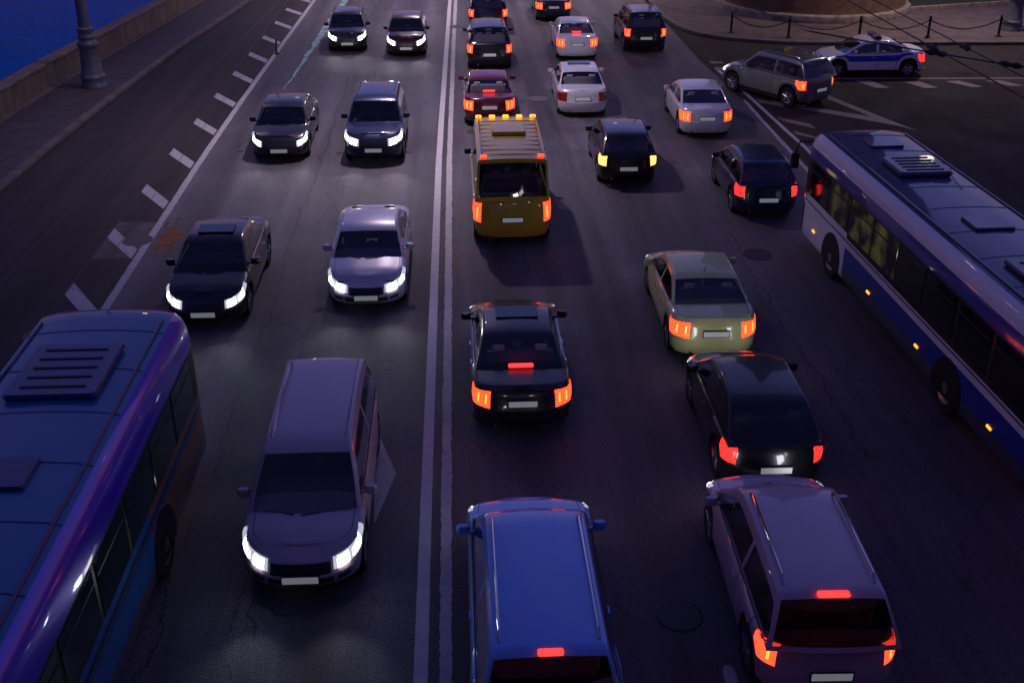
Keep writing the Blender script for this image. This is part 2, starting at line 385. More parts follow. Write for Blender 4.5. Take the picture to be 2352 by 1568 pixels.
linestrip('centre_line', CL, .19, M_white2, jag=.007)
linestrip('centre_line', [(x + .335 - (.02 if y > 40 else 0), y) for x, y in CL], .17, M_white, jag=.03)
linestrip('edge_line', [(x + .02, y) for x, y in EDGE if y < 120], .19, M_white, jag=.018)
ticks = []
for i in range(14):
    yc = 18.25 - 3.64 * 1 + 3.64 * i + .95   # far-left corner line
    xe = xat(EDGE, yc) - .13
    # slanted bar running up-left from the edge line
    ticks.append([(xe, yc - .02), (xe - .0, yc - .66), (xe - 1.0, yc + .86), (xe - 1.0, yc + 1.55)])
marks('bay_marking', ticks, M_white, .006)
marks('turn_arrow', [[(-.9 * SC - .24, 14.95 * SC), (-1.46 * SC, 16.1 * SC), (-1.46 * SC, 15.45 * SC), (-2.6 * SC, 14.9 * SC), (-2.6 * SC, 14.4 * SC), (-1.46 * SC, 14.45 * SC), (-1.40 * SC, 13.6 * SC)]], M_white)
marks('lane_dash', [[(3.2 * SC, 8.2), (3.38 * SC, 8.2), (3.36 * SC, 10.9), (3.31 * SC, 11.0), (3.24 * SC, 10.98), (3.2 * SC, 10.85)]], M_white, .004)
k = lambda L: [(x * SC, y * SC) for x, y in L]
linestrip('slip_line', k([(10.12, 20), (10.18, 27.3), (10.22, 32.4), (10.28, 38.2), (10.05, 45)])[:4], .13, M_white, jag=.05)
linestrip('slip_line', k([(10.75, 24), (10.80, 32.5), (10.72, 34.2), (10.56, 39.4), (10.35, 43)]), .15, M_white2, jag=.02)
marks('hatch_marking', [k(p) for p in ([(10.86, 35.95), (11.73, 34.96), (11.75, 34.41), (10.86, 35.45)], [(10.92, 34.25), (11.31, 33.75), (11.75, 32.95), (10.92, 33.8)], [(10.75, 38.3), (11.45, 37.55), (11.45, 37.1), (10.75, 37.85)],
      [(10.92, 32.6), (11.8, 31.7), (11.8, 31.2), (10.92, 32.1)])], M_old)
marks('wedge_marking', [k(p) for p in ([(15.0, 34.0), (14.6, 35.1), (12.7, 41.2), (12.45, 40.9), (14.35, 34.9)],)], M_old)
marks('wedge_marking', [k([(14.93, 34.2), (14.3, 35.55), (11.3, 38.0), (11.05, 37.65), (14.2, 34.95)])], M_old, .008)
linestrip('junction_line', k([(13.2, 41.2), (14.61, 41.13), (21.83, 40.86), (40, 40.3)]), .17, M_old)
marks('junction_dash', [k(p) for p in ([(15.16, 40.79), (15.76, 40.75), (16.13, 39.62), (15.62, 39.64)], [(16.99, 40.48), (17.61, 40.51), (17.94, 39.56), (17.42, 39.51)], [(18.6, 40.51), (19.15, 40.6), (19.67, 39.63), (19.24, 39.56)], [(20.17, 40.53), (20.75, 40.57), (21.25, 39.67), (20.75, 39.68)], [(21.8, 40.5), (22.4, 40.5), (22.9, 39.6), (22.4, 39.6)],
      [(10.32, 43.3), (10.9, 43.1), (11.0, 42.75), (10.3, 42.7)], [(10.35, 44.4), (10.8, 44.2), (10.9, 43.9), (10.35, 43.9)])], M_old, .006)
# seams cut along the parking lane
M_seam = mat('tar_seam', (.022, .02, .024), .5)
linestrip('tar_seam', k([(-10.5, 15), (-10.36, 26.5), (-10.14, 35.3), (-9.13, 58.5)]), .035, M_seam, .003)
linestrip('tar_seam', k([(-8.80, 12), (-8.77, 26.4), (-8.83, 34.2), (-8.7, 59.7)]), .03, M_seam, .009)
linestrip('tar_seam', k([(-8.35, 24), (-8.35, 45)]), .02, M_seam, .009)
# repair patch round a manhole
marks('road_patch', [k([(-8.76, 26.9), (-6.95, 26.75), (-6.87, 24.5), (-8.75, 24.4)])], M_patch, .002)
M_rust = mat('rust_stain', (.20, .075, .03), .9, var=.6, vscale=5)
rp = []
for i in range(26):
    a = 2 * math.pi * i / 26; r = .72 + .28 * noise.noise(Vector((math.cos(a) * 1.7, math.sin(a) * 1.7, 2))) * 2
    rp.append((-7.62 + .42 * r * math.cos(a), 27.15 + 1.0 * r * math.sin(a)))
marks('rust_stain', [rp], M_rust, .0035)
# teal wet streak beside the edge line
M_wet = mat('spilled_paint_streak', (.20, .34, .36), .5, var=.7, vscale=2)
q = []; q2 = []
for i in range(40):
    y = 43 + i * .62; x = -6.75 + .014 * (y - 43) + .02 * (y - 43); wd = .02 + .30 * min(1, i / 22) * (1 + .8 * noise.noise(Vector((y * .9, 3, 0))))
    x += .18 * noise.noise(Vector((y * .7, 9, 0)))
    q.append((x - wd * .6, y)); q2.append((x + wd * .6, y))
vs, fs = strip(q, q2, .003); tag(mesh_obj('spill_streak', vs, [f[::-1] for f in fs], M_wet), kind='structure')

# ------------------------------------------------------------------ manhole covers
def covermat(name, c):
    m, t, b = newmat(name)
    tc = node(t, 'ShaderNodeTexCoord'); sep = node(t, 'ShaderNodeSeparateXYZ'); t.links.new(tc.outputs['Object'], sep.inputs[0])
    gx = math_n(t, 'FRACT', math_n(t, 'MULTIPLY', sep.outputs[0], 14)); gy = math_n(t, 'FRACT', math_n(t, 'MULTIPLY', sep.outputs[1], 14))
    g = math_n(t, 'MULTIPLY', math_n(t, 'GREATER_THAN', gx, .3), math_n(t, 'GREATER_THAN', gy, .3))
    bp = node(t, 'ShaderNodeBump'); bp.inputs['Distance'].default_value = .008; t.links.new(g, bp.inputs['Height']); t.links.new(bp.outputs[0], b.inputs['Normal'])
    mx = node(t, 'ShaderNodeMix', data_type='RGBA'); t.links.new(g, mx.inputs[0]); mx.inputs[6].default_value = (c[0] * .5, c[1] * .5, c[2] * .5, 1); mx.inputs[7].default_value = (*c, 1); t.links.new(mx.outputs[2], b.inputs['Base Color'])
    b.inputs['Metallic'].default_value = .3; b.inputs['Roughness'].default_value = .5
    return m
CV = {'dark': covermat('cover_dark', (.045, .04, .05)), 'pale': covermat('cover_pale', (.17, .15, .19)), 'mid': covermat('cover_mid', (.09, .08, .09))}
for (x, y, r, kd, lab) in [(-8.58, 20.37, .40, 'mid', 'round grey manhole cover among the slanted bay markings beside the blue bus'),
        (2.95, 38.74, .40, 'pale', 'round pale lilac manhole cover in the lane behind the dark red car'),
        (.13, 52.03, .42, 'mid', 'round manhole cover cut into the double centre line near the far black suv'),
        (.62, 34.6, .36, 'mid', 'faint round manhole cover between the double line and the yellow van'),
        (7.13, 23.87, .38, 'dark', 'dark ribbed manhole cover ahead of the right hand bus and beside the lime car'),
        (2.85, 11.33, .34, 'dark', 'large dark manhole cover between the blue car and the lilac grey car'),
        (-7.95, 25.55, .40, 'mid', 'grey manhole cover in the square rusty repair patch on the edge line')]:
    o = empty('manhole_cover', (x * SC, y * SC, .006)); tag(o, lab, 'manhole cover', 'manhole covers in the road')
    mb = MB(); mb.lathe([(r * 1.0, -.02), (r * 1.0, .0), (r * .96, .006), (r * .93, .006), (r * .93, -.004)], 40, cap=False); mb.build('ring', M_iron if kd == 'dark' else CV['pale'], o, True)
    mb = MB(); mb.lathe([(r * .925, -.02), (r * .925, .003), (.01, .003)], 40); mb.build('lid', CV[kd], o)

# ------------------------------------------------------------------ street furniture
def area_light(name, loc, e, c, size, parent, rot=(0, 0, 0), ang=150):
    l = bpy.data.lights.new(name, 'SPOT'); l.energy = e; l.color = c; l.shadow_soft_size = size; l.spot_size = R(ang); l.spot_blend = 1.0
    o = bpy.data.objects.new(name, l); col.objects.link(o); o.parent = parent; o.location = loc; o.rotation_euler = rot; return o
M_bulb = mat('lamp_glass', (.9, .85, .7), .4, emit=(1, .82, .62), es=18)
def lamp_post(x, y, lab, armdir, e):
    root = empty('street_lamp', (x, y, .13)); tag(root, lab, 'street lamp', 'street lamps on the pavements')
    b = MB()
    b.lathe([(.48, 0), (.48, .10), (.455, .13), (.455, .33), (.47, .36), (.47, .42), (.43, .46), (.405, .52), (.36, 1.1), (.325, 1.45), (.33, 1.50), (.37, 1.56), (.385, 1.62), (.37, 1.70), (.32, 1.76), (.295, 1.80), (.30, 1.84), (.325, 1.88), (.325, 1.94), (.29, 1.99), (.275, 2.06), (.29, 2.11), (.305, 2.17), (.30, 2.24), (.24, 2.28)], 48, flute=(0, .5, 1.46, .045))
    b.build('base', M_postpaint, root, True, 50)
    s = MB(); s.lathe([(.235, 2.24), (.205, 2.6), (.18, 6), (.13, 12), (.14, 12.05), (.1, 12.2), (.02, 12.35)], 24); s.build('shaft', M_postpaint, root, True)
    a = MB(); a.tube([(0, 0, 11.6), (armdir * .8, 0, 12.15), (armdir * 2.6, 0, 12.4)], .05, 8); a.build('arm', M_postpaint, root, True)
    h = MB(); h.box((armdir * 3.0, 0, 12.42), (1.0, .36, .16), bev=.06); hd = h.build('lamp_head', M_postpaint, root)
    g = MB(); g.box((armdir * 3.0, 0, 12.32), (.7, .26, .05), bev=.02); g.build('diffuser', M_bulb, hd)
    area_light('lamp_light', (armdir * 3.0, 0, 12.22), e, (1, .74, .60), .25, root)
    return root
lamp_post(-13.36 * SC - .0, 40.9 * SC, 'blue grey fluted street lamp on the riverside footpath at the left', 1, 700)
lamp_post(25.3 * SC, 49.4 * SC, 'blue grey street lamp behind the chain fence at the top right corner', -1, 4500)
lamp_post(-12.6, 74, 'distant street lamp further along the riverside footpath, out of the frame', 1, 2500)
lamp_post(12.6, 70, 'street lamp beside the brick tower, out of the frame', -1, 4500)

def added_hanging_lamp(x, y, lab, e):  # unseen lamps on span wires, added as the main light on the road
    root = empty('added_hanging_lamp', (x, y, 11.6)); tag(root, lab, 'added hanging lamp', 'unseen lamps added over the carriageway')
    h = MB(); h.lathe([(.08, .42), (.1, .2), (.30, .12), (.36, 0), (.30, 0)], 20, cap=False); h.build('lamp_shade', M_postpaint, root, True)
    g = MB(); g.lathe([(.27, .06), (.26, -.02), (.02, -.09)], 20); g.build('diffuser', M_bulb, root, True)
    c = MB(); c.tube([(-11, 0, .9), (-5, 0, .55), (0, 0, .42), (6, 0, .55), (13, 0, .9)], .012, 5); c.build('span_wire', M_wire, root)
    area_light('lamp_light', (0, 0, -.15), e, (1, .80, .92), .25, root, ang=134)
added_hanging_lamp(-1.6, 36.5, 'unseen lamp added to light the road over the centre of the carriageway above the yellow van, out of the frame', 5000)
added_hanging_lamp(-1.2, 60, 'unseen lamp added to light the far end of the carriageway, out of the frame', 5000)

# green flexible post on the edge line
o = empty('bollard', (-7.49 * SC, 46.6 * SC, 0)); tag(o, 'small green flexible post standing on the white edge line', 'bollard')
mb = MB(); mb.tube([(0, 0, .05), (.01, 0, .4), (.04, .03, .66)], [.055, .045, .04], 10); mb.build('post', mat('green_plastic', (.04, .10, .06), .6), o, True)
mb = MB(); mb.lathe([(.12, 0), (.11, .05), (.05, .08)], 16); mb.build('foot', M_iron, o)

# chain fence posts and chains
POSTS = [(9.9, 57.8), (11.0, 53.2)] + [(12.41, 49.44), (14.68, 48.2), (17.78, 48.0), (20.83, 47.9), (24.05, 47.98), (27.3, 48.0)]
POSTS = [(x * SC, y * SC) for x, y in POSTS][2:]
plab = ['leftmost of the black iron chain posts by the brick tower', 'black iron chain post in front of the brick tower base, second from the left', 'black iron chain post above the white car with the blue stripe', 'black iron chain post right of the white car with the blue stripe', 'black iron chain post beside the thick lamp base at top right', 'black iron chain post beyond the lamp base at the right edge']
for (x, y), lb in zip(POSTS, plab):
    o = empty('chain_post', (x, y, .13)); tag(o, lb, 'post', 'iron posts of the chain fence')
    mb = MB(); mb.lathe([(.13, 0), (.13, .03), (.085, .06), (.06, .09), (.055, .80), (.075, .82), (.075, .86), (.05, .89)], 14); mb.build('shaft', M_iron, o, True)
    mb = MB(); mb.lathe([(.03, .89), (.06, .92), (.068, .96), (.05, 1.0), (.015, 1.02)], 14); mb.build('finial', mat('grey_iron', (.10, .10, .13), .4, .5), o, True)
clab = ['sagging iron chain at the left of the fence in front of the brick tower', 'sagging iron chain behind the silver crossover and the white car', 'sagging iron chain right behind the roof of the white blue striped car', 'sagging iron chain nearest to the thick lamp base on the left side', 'sagging iron chain running out of the picture at the right edge']
for (a, b), lb in zip(zip(POSTS[:-1], POSTS[1:]), clab):
    mb = MB(); L = math.dist(a, b); n = int(L / .075)
    for i in range(n):
        def cp(t): return Vector((a[0] + (b[0] - a[0]) * t, a[1] + (b[1] - a[1]) * t, .13 + .80 - .42 * 4 * t * (1 - t)))
        p, q_ = cp(i / n), cp((i + 1) / n); d = (q_ - p) * .25; c = (p + q_) / 2
        side = Vector((0, 1, 0)) if i % 2 else Vector((0, 0, 1)); s_ = .026
        mb.tube([p - d * .6 + side * s_, q_ + d * .6 + side * s_], .012, 5); mb.tube([p - d * .6 - side * s_, q_ + d * .6 - side * s_], .012, 5)
    tag(mb.build('chain', M_iron), lb, 'chain', 'sagging chains of the fence')

# brick tower
tw = empty('brick_tower', (19.05, 59.3, .13)); tag(tw, 'round dark red brick tower with a pale stone foot behind the chain fence', 'tower')
mb = MB(); mb.lathe([(4.86, .35), (4.78, .6), (4.4, 9), (4.2, 18), (4.5, 18.4), (4.5, 19.6), (3.9, 19.6)], 96); mb.build('wall', M_tower, tw, True)
mb = MB(); mb.lathe([(5.12, 0), (5.12, .26), (5.08, .33), (4.80, .40)], 96); mb.build('stone_foot', M_stone, tw, True)
mb = MB(); mb.lathe([(4.6, 19.6), (2.2, 24), (.1, 31)], 32); mb.build('roof', mat('tower_roof', (.03, .05, .045), .7), tw, True)
# stone border and dark lawn right of the tower
mb = MB()
for i in range(9):
    t = i / 9; x = 23.9 + 1.05 * i * 1.0; y = 57.6 + .27 * i
    mb.box((x, y, .22), (1.02, .24, .2), bev=.02, rz=.25)
tag(mb.build('lawn_edging', M_stone), kind='structure')
tag(mesh_obj('lawn', [(23.5, 57.6, .20), (34, 60.3, .20), (80, 62, .20), (80, 129, .20), (25, 129, .20), (24, 66, .2)], [(0, 1, 2, 3, 4, 5)], M_grass), kind='structure')

# ------------------------------------------------------------------ vehicles
def glassmat(name, tr):
    m, t, b = newmat(name); t.nodes.remove(b); out = t.nodes['Material Output']
    fr = node(t, 'ShaderNodeFresnel'); fr.inputs[0].default_value = 1.6
    ta = node(t, 'ShaderNodeBsdfTransparent'); ta.inputs[0].default_value = (*tr, 1)
    gl = node(t, 'ShaderNodeBsdfGlossy'); gl.inputs['Roughness'].default_value = .03
    f2 = math_n(t, 'MULTIPLY', fr.outputs[0], 1.6, clamp=True)
    mx = node(t, 'ShaderNodeMixShader'); t.links.new(f2, mx.inputs[0]); t.links.new(ta.outputs[0], mx.inputs[1]); t.links.new(gl.outputs[0], mx.inputs[2]); t.links.new(mx.outputs[0], out.inputs[0])
    return m
M_glass = glassmat('tinted_glass', (.78, .80, .84)); M_glass_dark = glassmat('privacy_glass', (.25, .26, .30))
M_busg0 = mat('sunroof_glass', (.006, .007, .012), .05, spec=.9)
M_seat = mat('seat_fabric', (.26, .24, .27), .9, bump=.2); M_seat_tan = mat('seat_leather', (.30, .24, .19), .6); M_dash = mat('dashboard', (.11, .105, .115), .7)
M_tyre = mat('tyre_rubber', (.012, .012, .013), .85)
M_rim = mat('alloy_rim', (.42, .42, .44), .35, .9)
M_trim = mat('black_trim', (.012, .012, .014), .45)
M_chrome = mat('chrome', (.6, .6, .62), .12, 1.)
M_plate = mat('plate_white', (.62, .62, .60), .5, emit=(.9, .95, 1), es=.12)
M_head = mat('headlight_on', (1, 1, 1), .2, emit=(1, .97, 1), es=18)
M_head2 = mat('headlight_outer', (1, 1, 1), .2, emit=(1, .93, .85), es=5.5)
M_headrim = mat('headlight_housing', (.5, .52, .6), .08, .4, coat=1, emit=(.85, .9, 1), es=.55)
M_tail_or = mat('taillight_orange_on', (.8, .1, .02), .25, emit=(1, .050, .014), es=3.2)
M_tail_core = mat('taillight_core', (1, .4, .1), .25, emit=(1, .26, .03), es=3.0)
M_tail_red = mat('taillight_red_on', (.6, .01, .01), .25, emit=(1, .02, .015), es=2.6)
M_tail_yel = mat('taillight_yellow_on', (.9, .5, .1), .25, emit=(1, .62, .16), es=1.6)
M_tail_off = mat('taillight_off', (.22, .01, .012), .15, coat=1)
M_brk = mat('brake_strip_on', (.9, .03, .02), .3, emit=(1, .035, .03), es=2.2)
M_amber = mat('marker_amber', (1, .45, .05), .3, emit=(1, .30, .015), es=2.6)
M_signo = mat('taxi_sign_yellow', (.40, .28, .05), .4, emit=(1, .7, .1), es=.02)
def paint(name, c, metal=.25, rough=.32):
    return mat(name, c, rough, metal, coat=.8, var=.05, vscale=1.5)

def interp(tab, y):
    if y <= tab[0][0]: return tab[0][1]
    for (a, za), (b, zb) in zip(tab[:-1], tab[1:]):
        if y <= b:
            t = (y - a) / (b - a); return za + (zb - za) * t
    return tab[-1][1]

STY = {
 'sedan': dict(L=4.6, W=1.80, h=1.43, deck=[(0, .93), (.15, .99), (.8, 1.02), (1.4, .97), (2.9, .94), (3.42, .93), (4.0, .83), (4.45, .70), (4.6, .64)], A=3.50, B=2.70, C=1.50, D=.72, rear=[.10, .03, 0, .0, .05, .06, .08, .14], ty=(.50, .90)),
 'hatch': dict(L=4.1, W=1.75, h=1.49, deck=[(0, .96), (.3, .98), (2.4, .96), (3.05, .95), (3.6, .86), (4.0, .72), (4.1, .66)], A=3.15, B=2.38, C=.72, D=.10, rear=[.10, .03, 0, .02, .05, .07, .09, .12], ty=(.55, .97)),
 'mpv': dict(L=4.5, W=1.84, h=1.66, deck=[(0, 1.02), (.3, 1.04), (2.6, 1.01), (3.4, 1.0), (4.0, .9), (4.4, .76), (4.5, .70)], A=3.62, B=2.72, C=.45, D=.08, rear=[.10, .03, 0, .02, .05, .07, .08, .1], ty=(.55, .98)),
 'minivan': dict(L=4.95, W=1.86, h=1.70, deck=[(0, 1.02), (.3, 1.04), (2.9, 1.01), (3.75, 1.0), (4.4, .9), (4.8, .76), (4.95, .70)], A=4.0, B=3.15, C=.42, D=.08, rear=[.10, .03, 0, .02, .05, .07, .08, .1], ty=(.55, .99)),
 'suv': dict(L=4.55, W=1.88, h=1.74, deck=[(0, 1.08), (.3, 1.10), (2.6, 1.08), (3.25, 1.07), (3.9, 1.02), (4.35, .92), (4.55, .84)], A=3.28, B=2.62, C=.50, D=.10, rear=[.10, .03, 0, .02, .04, .05, .07, .1], ty=(.55, .95)),
 'van': dict(L=5.4, W=2.02, h=2.35, deck=[(0, 1.25), (.3, 1.27), (4.3, 1.22), (4.75, 1.16), (5.2, .98), (5.4, .86)], A=4.85, B=4.1, C=.14, D=.03, rear=[.06, .01, 0, .0, .01, .02, .03, .04], ty=(.38, .9)),
}
SLV = [0, .12, .30, .48, .64, .80, .92, 1.0]
DX = [.07, .02, 0, .0, .008, .018, .045, .10]
FRI = [.12, .03, 0, .02, .07, .12, .20, .32]

def car(name, label, cat, kind, x, y, yaw, body_m, lights, group, toward=False, roof_m=None, third=None, tailmat=None, headon=True, tail_w=.30, extras=(), stripe=None, light_half=None, scale=1., glass_m=None, headw=.40, mods=None, seats=None, rearglass=None, sunroof=False):
    st = dict(STY[kind]); st.update(mods or {}); L, W, h = st['L'], st['W'], st['h']; hw = W / 2; deck = st['deck']
    G = glass_m or M_glass; RM = roof_m or body_m
    root = empty(name, (0, 0, 0)); tag(root, label, cat, group)
    A, B, C, D = st['A'], st['B'], st['C'], st['D']
    Wf, Wr = L - .88, .82                     # wheel positions
    rw = .33 if kind in ('sedan', 'hatch') else .37
    ra = rw + .065; sill = .20 if kind in ('sedan', 'hatch') else .27
    if kind == 'van': rw = .36; ra = .44
    Lr, Lf = .50, .75; p = 2.6
    # side stations
    seams = [D + .62 if kind != 'van' else 1.6, (B + C) / 2 + .05, A - .12]
    S = set()
    for yy in [Lr + i * (L - Lf - Lr) / 30 for i in range(31)]: S.add(round(yy, 4))
    for wy in (Wf, Wr):
        for i in range(17):
            yy = wy - ra + 2 * ra * i / 16
            if Lr < yy < L - Lf: S.add(round(yy, 4))
    ST = sorted(S); ST = [s for s in ST if all(abs(s - q) > .03 for q in seams)]
    for q in seams: ST += [q - .009, q + .009]
    ST = sorted(ST)
    half = []     # (x, y, endness_rear, endness_front)
    NC = 12
    for i in range(0, NC):
        th = math.pi / 2 * (i / NC); th = max(th, 0.0)
        half.append((hw * math.sin(th) ** (2 / p) if i else 0.0, Lr * (1 - math.cos(th) ** (2 / p)), math.cos(th), 0))
    side_k0 = len(half)
    for yy in ST: half.append((hw, yy, 0, 0))
    side_k1 = len(half)
    for i in range(NC - 1, -1, -1):
        th = math.pi / 2 * (i / NC)
        half.append((hw * math.sin(th) ** (2 / p) if i else 0.0, L - Lf * (1 - math.cos(th) ** (2 / p)), 0, math.cos(th)))
    def zdeck(yy): return interp(deck, yy)
    def wallpt(hp, s, out=0.):
        hx, hy, er, ef = hp
        dx = interp(list(zip(SLV, DX)), s); dr = interp(list(zip(SLV, st['rear'])), s); df = interp(list(zip(SLV, FRI)), s)
        tap = 1 - .035 * max(0, (hy - (L - 1.6)) / 1.6) ** 2 - .03 * max(0, (1.2 - hy) / 1.2) ** 2
        X = hx * tap * (1 - dx / hw); Yy = hy + dr * er - df * ef
        if out:
            nx = 1 if (er == 0 and ef == 0) else hx / hw
            X += out * (hx / hw if hx < hw else 1); Yy += out * (ef - er)
        zb = zdeck(Yy); zs = sill
        for wy in (Wf, Wr):
            d = abs(hy - wy)
            if d < ra and hx > hw * .8: zs = max(zs, rw + math.sqrt(max(0, ra * ra - d * d)))
        return (X, Yy, zs + s * (zb - zs))
    K = len(half); NS = len(SLV)
    V = []; parts = {}
    def addf(pn, f): parts.setdefault(pn, []).append(f)
    loop = []
    ids = {}
    for sg in (1, -1):
        for ki, hp in enumerate(half):
            for si, s in enumerate(SLV):
                if sg == -1 and hp[0] == 0: ids[(sg, ki, si)] = ids[(1, ki, si)]; continue
                px, py, pz = wallpt(hp, s); ids[(sg, ki, si)] = len(V); V.append((px * sg, py, pz))
    for sg in (1, -1):
        for ki in range(K - 1):
            ym = (half[ki][1] + half[ki + 1][1]) / 2
            narrow = abs(half[ki + 1][1] - half[ki][1] - .018) < .002 and side_k0 <= ki < side_k1
            for si in range(NS - 1):
                f = (ids[(sg, ki, si)], ids[(sg, ki + 1, si)], ids[(sg, ki + 1, si + 1)], ids[(sg, ki, si + 1)])
                if sg == -1: f = f[::-1]
                if len(set(f)) < 3: continue
                if ki < side_k0 - 3 and si < 3: pn = 'rear_bumper'
                elif ki >= side_k1 + 2 and si < 3: pn = 'front_bumper'
                elif narrow and si >= 1: pn = 'shut_line'
                elif si >= 1 and seams[0] < ym < seams[1] and kind != 'van': pn = 'door_rear_%d' % sg
                elif si >= 1 and seams[1] < ym < seams[2]: pn = 'door_front_%d' % sg
                elif si == 0: pn = 'sill'
                else: pn = 'body'
                addf(pn, f)
    # deck
    XF = [1, .93, .915, .75, .5, .25, 0, -.25, -.5, -.75, -.915, -.93, -1]
    top = {}
    for ki, hp in enumerate(half):
        a = V[ids[(1, ki, NS - 1)]]
        am = .045 * min(1, a[0] / (hw * .5)) if a[1] > B else .02 * min(1, a[0] / (hw * .5))
        for ci, xf in enumerate(XF):
            if ci == 0: top[(ki, ci)] = ids[(1, ki, NS - 1)]
            elif ci == len(XF) - 1: top[(ki, ci)] = ids[(-1, ki, NS - 1)]
            else:
                crease = .012 if (abs(xf) in (.5,) and a[1] > B) else 0
                top[(ki, ci)] = len(V); V.append((a[0] * xf, a[1], a[2] + am * (1 - xf * xf) + crease))
    for ki in range(K - 1):
        ym = (V[top[(ki, 0)]][1] + V[top[(ki + 1, 0)]][1]) / 2
        if D + .35 < ym < A - .4: continue
        for ci in range(len(XF) - 1):
            f = (top[(ki, ci)], top[(ki + 1, ci)], top[(ki + 1, ci + 1)], top[(ki, ci + 1)])
            f = tuple(dict.fromkeys(f))
            if len(f) < 3: continue
            xm = abs(XF[ci] + XF[ci + 1]) / 2
            if abs(xm - .9225) < .002 and V[top[(ki, 0)]][1] < L - .35 and V[top[(ki, 0)]][1] > .12: pn = 'shut_line'
            elif ym > (A + D) / 2: pn = 'hood' if xm < .92 else 'body'
            else: pn = 'trunk_lid' if xm < .92 else 'body'
            addf(pn, f)
    # greenhouse grid
    zb0 = interp(deck, (A + D) / 2) - .02; wb = hw * .925; wr = hw * (.72 if kind != 'van' else .86)
    prof = []
    zA, zD = zdeck(A) - .015, zdeck(D) - .015
    for t in (0, .05, .3, .6, .86, .93): prof.append((A + (B - A) * t, zA + (h - .05 - zA) * (t * (1.06 - .06 * t)), 'w'))
    ys_r = [B - .02]
    bp0, bp1 = (B + C) / 2 + .10, (B + C) / 2 + .0
    mids = sorted({B - .12, B - .35, bp0, bp1, (B + bp0) / 2, (bp1 + C) / 2, C + .3, C + .1, C}, reverse=True)
    for yy in mids:
        t = (yy - (B + C) / 2) / ((B - C) / 2 + .001); prof.append((yy, h - .045 * abs(t) ** 3, 'r'))
    for t in (.1, .16, .4, .7, .93, 1.0): prof.append((C + (D - C) * t, h - .045 + (zD - h + .045) * (t ** (1.08 if kind == 'sedan' else 1.3)), 'b'))
    FS = [0, .12, .80, .90, 1.0]; XG = [.94, .90, .6, .3, 0]
    gid = {}; rows = len(FS) + len(XG)
    for ui, (py, pz, sec) in enumerate(prof):
        base = zdeck(py) - .02; base = min(base, pz - .001)
        vr = []
        for f_ in FS:
            z = base + (pz - .03 * min(1, (pz - base) * 3) - base) * f_
            fr = max(0, min(1, (z - zb0) / (h - zb0))); xx = wb + (wr - wb) * fr ** 1.15
            if f_ == 1.0: xx -= .01
            vr.append((xx, z))
        xe, ze = vr[-1]
        for xf in XG: vr.append((xe * xf, pz - .03 * min(1, (pz - base) * 3) + (.022 + .03 * (1 - xf * xf)) * min(1, (pz - base) * 6 + .2)))
        for vi, (xx, z) in enumerate(vr):
            q_ = xx / wb
            fw = max(0, min(1, (py - B) / (A - B))); bw = max(0, min(1, (C - py) / max(.01, C - D)))
            yo = (.13 * (1 - q_ * q_) * (fw * .7 + .3 * (py > B - .2))) - (.07 if kind != 'van' else .0) * (1 - q_ * q_) * (bw)
            gid[(1, ui, vi)] = len(V); V.append((xx, py + yo, z))
            if xx == 0: gid[(-1, ui, vi)] = gid[(1, ui, vi)]
            else: gid[(-1, ui, vi)] = len(V); V.append((-xx, py + yo, z))
    for sg in (1, -1):
        for ui in range(len(prof) - 1):
            (ya, za, sa), (yb, zb_, sb) = prof[ui], prof[ui + 1]; ym = (ya + yb) / 2
            for vi in range(rows - 1):
                f = (gid[(sg, ui, vi)], gid[(sg, ui, vi + 1)], gid[(sg, ui + 1, vi + 1)], gid[(sg, ui + 1, vi)])
                if sg == -1: f = f[::-1]
                f = tuple(dict.fromkeys(f))
                if len(f) < 3: continue
                if vi == 1:
                    if ym > A - .28 or ym < D + (.30 if kind == 'sedan' else .16): pn = 'pillar'
                    elif bp1 - .001 <= ym <= bp0 + .001: pn = 'pillar'
                    elif ym > bp0: pn = 'side_window_f%d' % sg
                    else: pn = 'side_window_r%d' % sg
                elif vi < 4: pn = 'pillar'
                elif ui in (1, 2, 3) and vi >= 5: pn = 'windshield'
                elif sa == 'b' and sb == 'b' and prof[ui][1] < h - .05 and ui >= len(prof) - 5 and ui < len(prof) - 2 and vi >= 5: pn = 'rear_window'
                elif kind == 'van' and False: pn = 'roof'
                else: pn = 'roof' if sa != 'w' or ui >= 4 else 'pillar'
                if pn == 'roof' and (ui < 1 or ui >= len(prof) - 2): pn = 'pillar'
                addf(pn, f)
    NM = {'body': ('body_shell', body_m), 'sill': ('sill', M_trim), 'shut_line': ('shut_line', M_trim), 'pillar': ('pillars', RM if kind != 'suv' else body_m), 'roof': ('roof', RM), 'hood': ('hood', body_m), 'trunk_lid': ('trunk_lid', body_m),
          'windshield': ('windshield', G), 'rear_window': ('rear_window', rearglass or G), 'rear_bumper': ('rear_bumper', body_m), 'front_bumper': ('front_bumper', body_m)}
    merge = {'body': ['body', 'sill', 'shut_line', 'pillar']}
    def emit(pname, keys, mats, parent):
        mp = {}; vs = []; fs = []; mi = []
        for j, kk in enumerate(keys):
            for f in parts.get(kk, []):
                nf = []
                for i in f:
                    if i not in mp: mp[i] = len(vs); vs.append((V[i][0], V[i][1] - L / 2, V[i][2]))
                    nf.append(mp[i])
                fs.append(tuple(nf)); mi.append(j)
        if not fs: return None
        return mesh_obj(pname, vs, fs, mats, parent, True, 38, mi)
    emit('body', ['body', 'sill', 'shut_line', 'pillar'], [body_m, M_trim, M_trim, RM], root)
    for kk in ('roof', 'hood', 'trunk_lid', 'windshield', 'rear_window', 'rear_bumper', 'front_bumper'):
        emit(NM[kk][0], [kk], [NM[kk][1]], root)
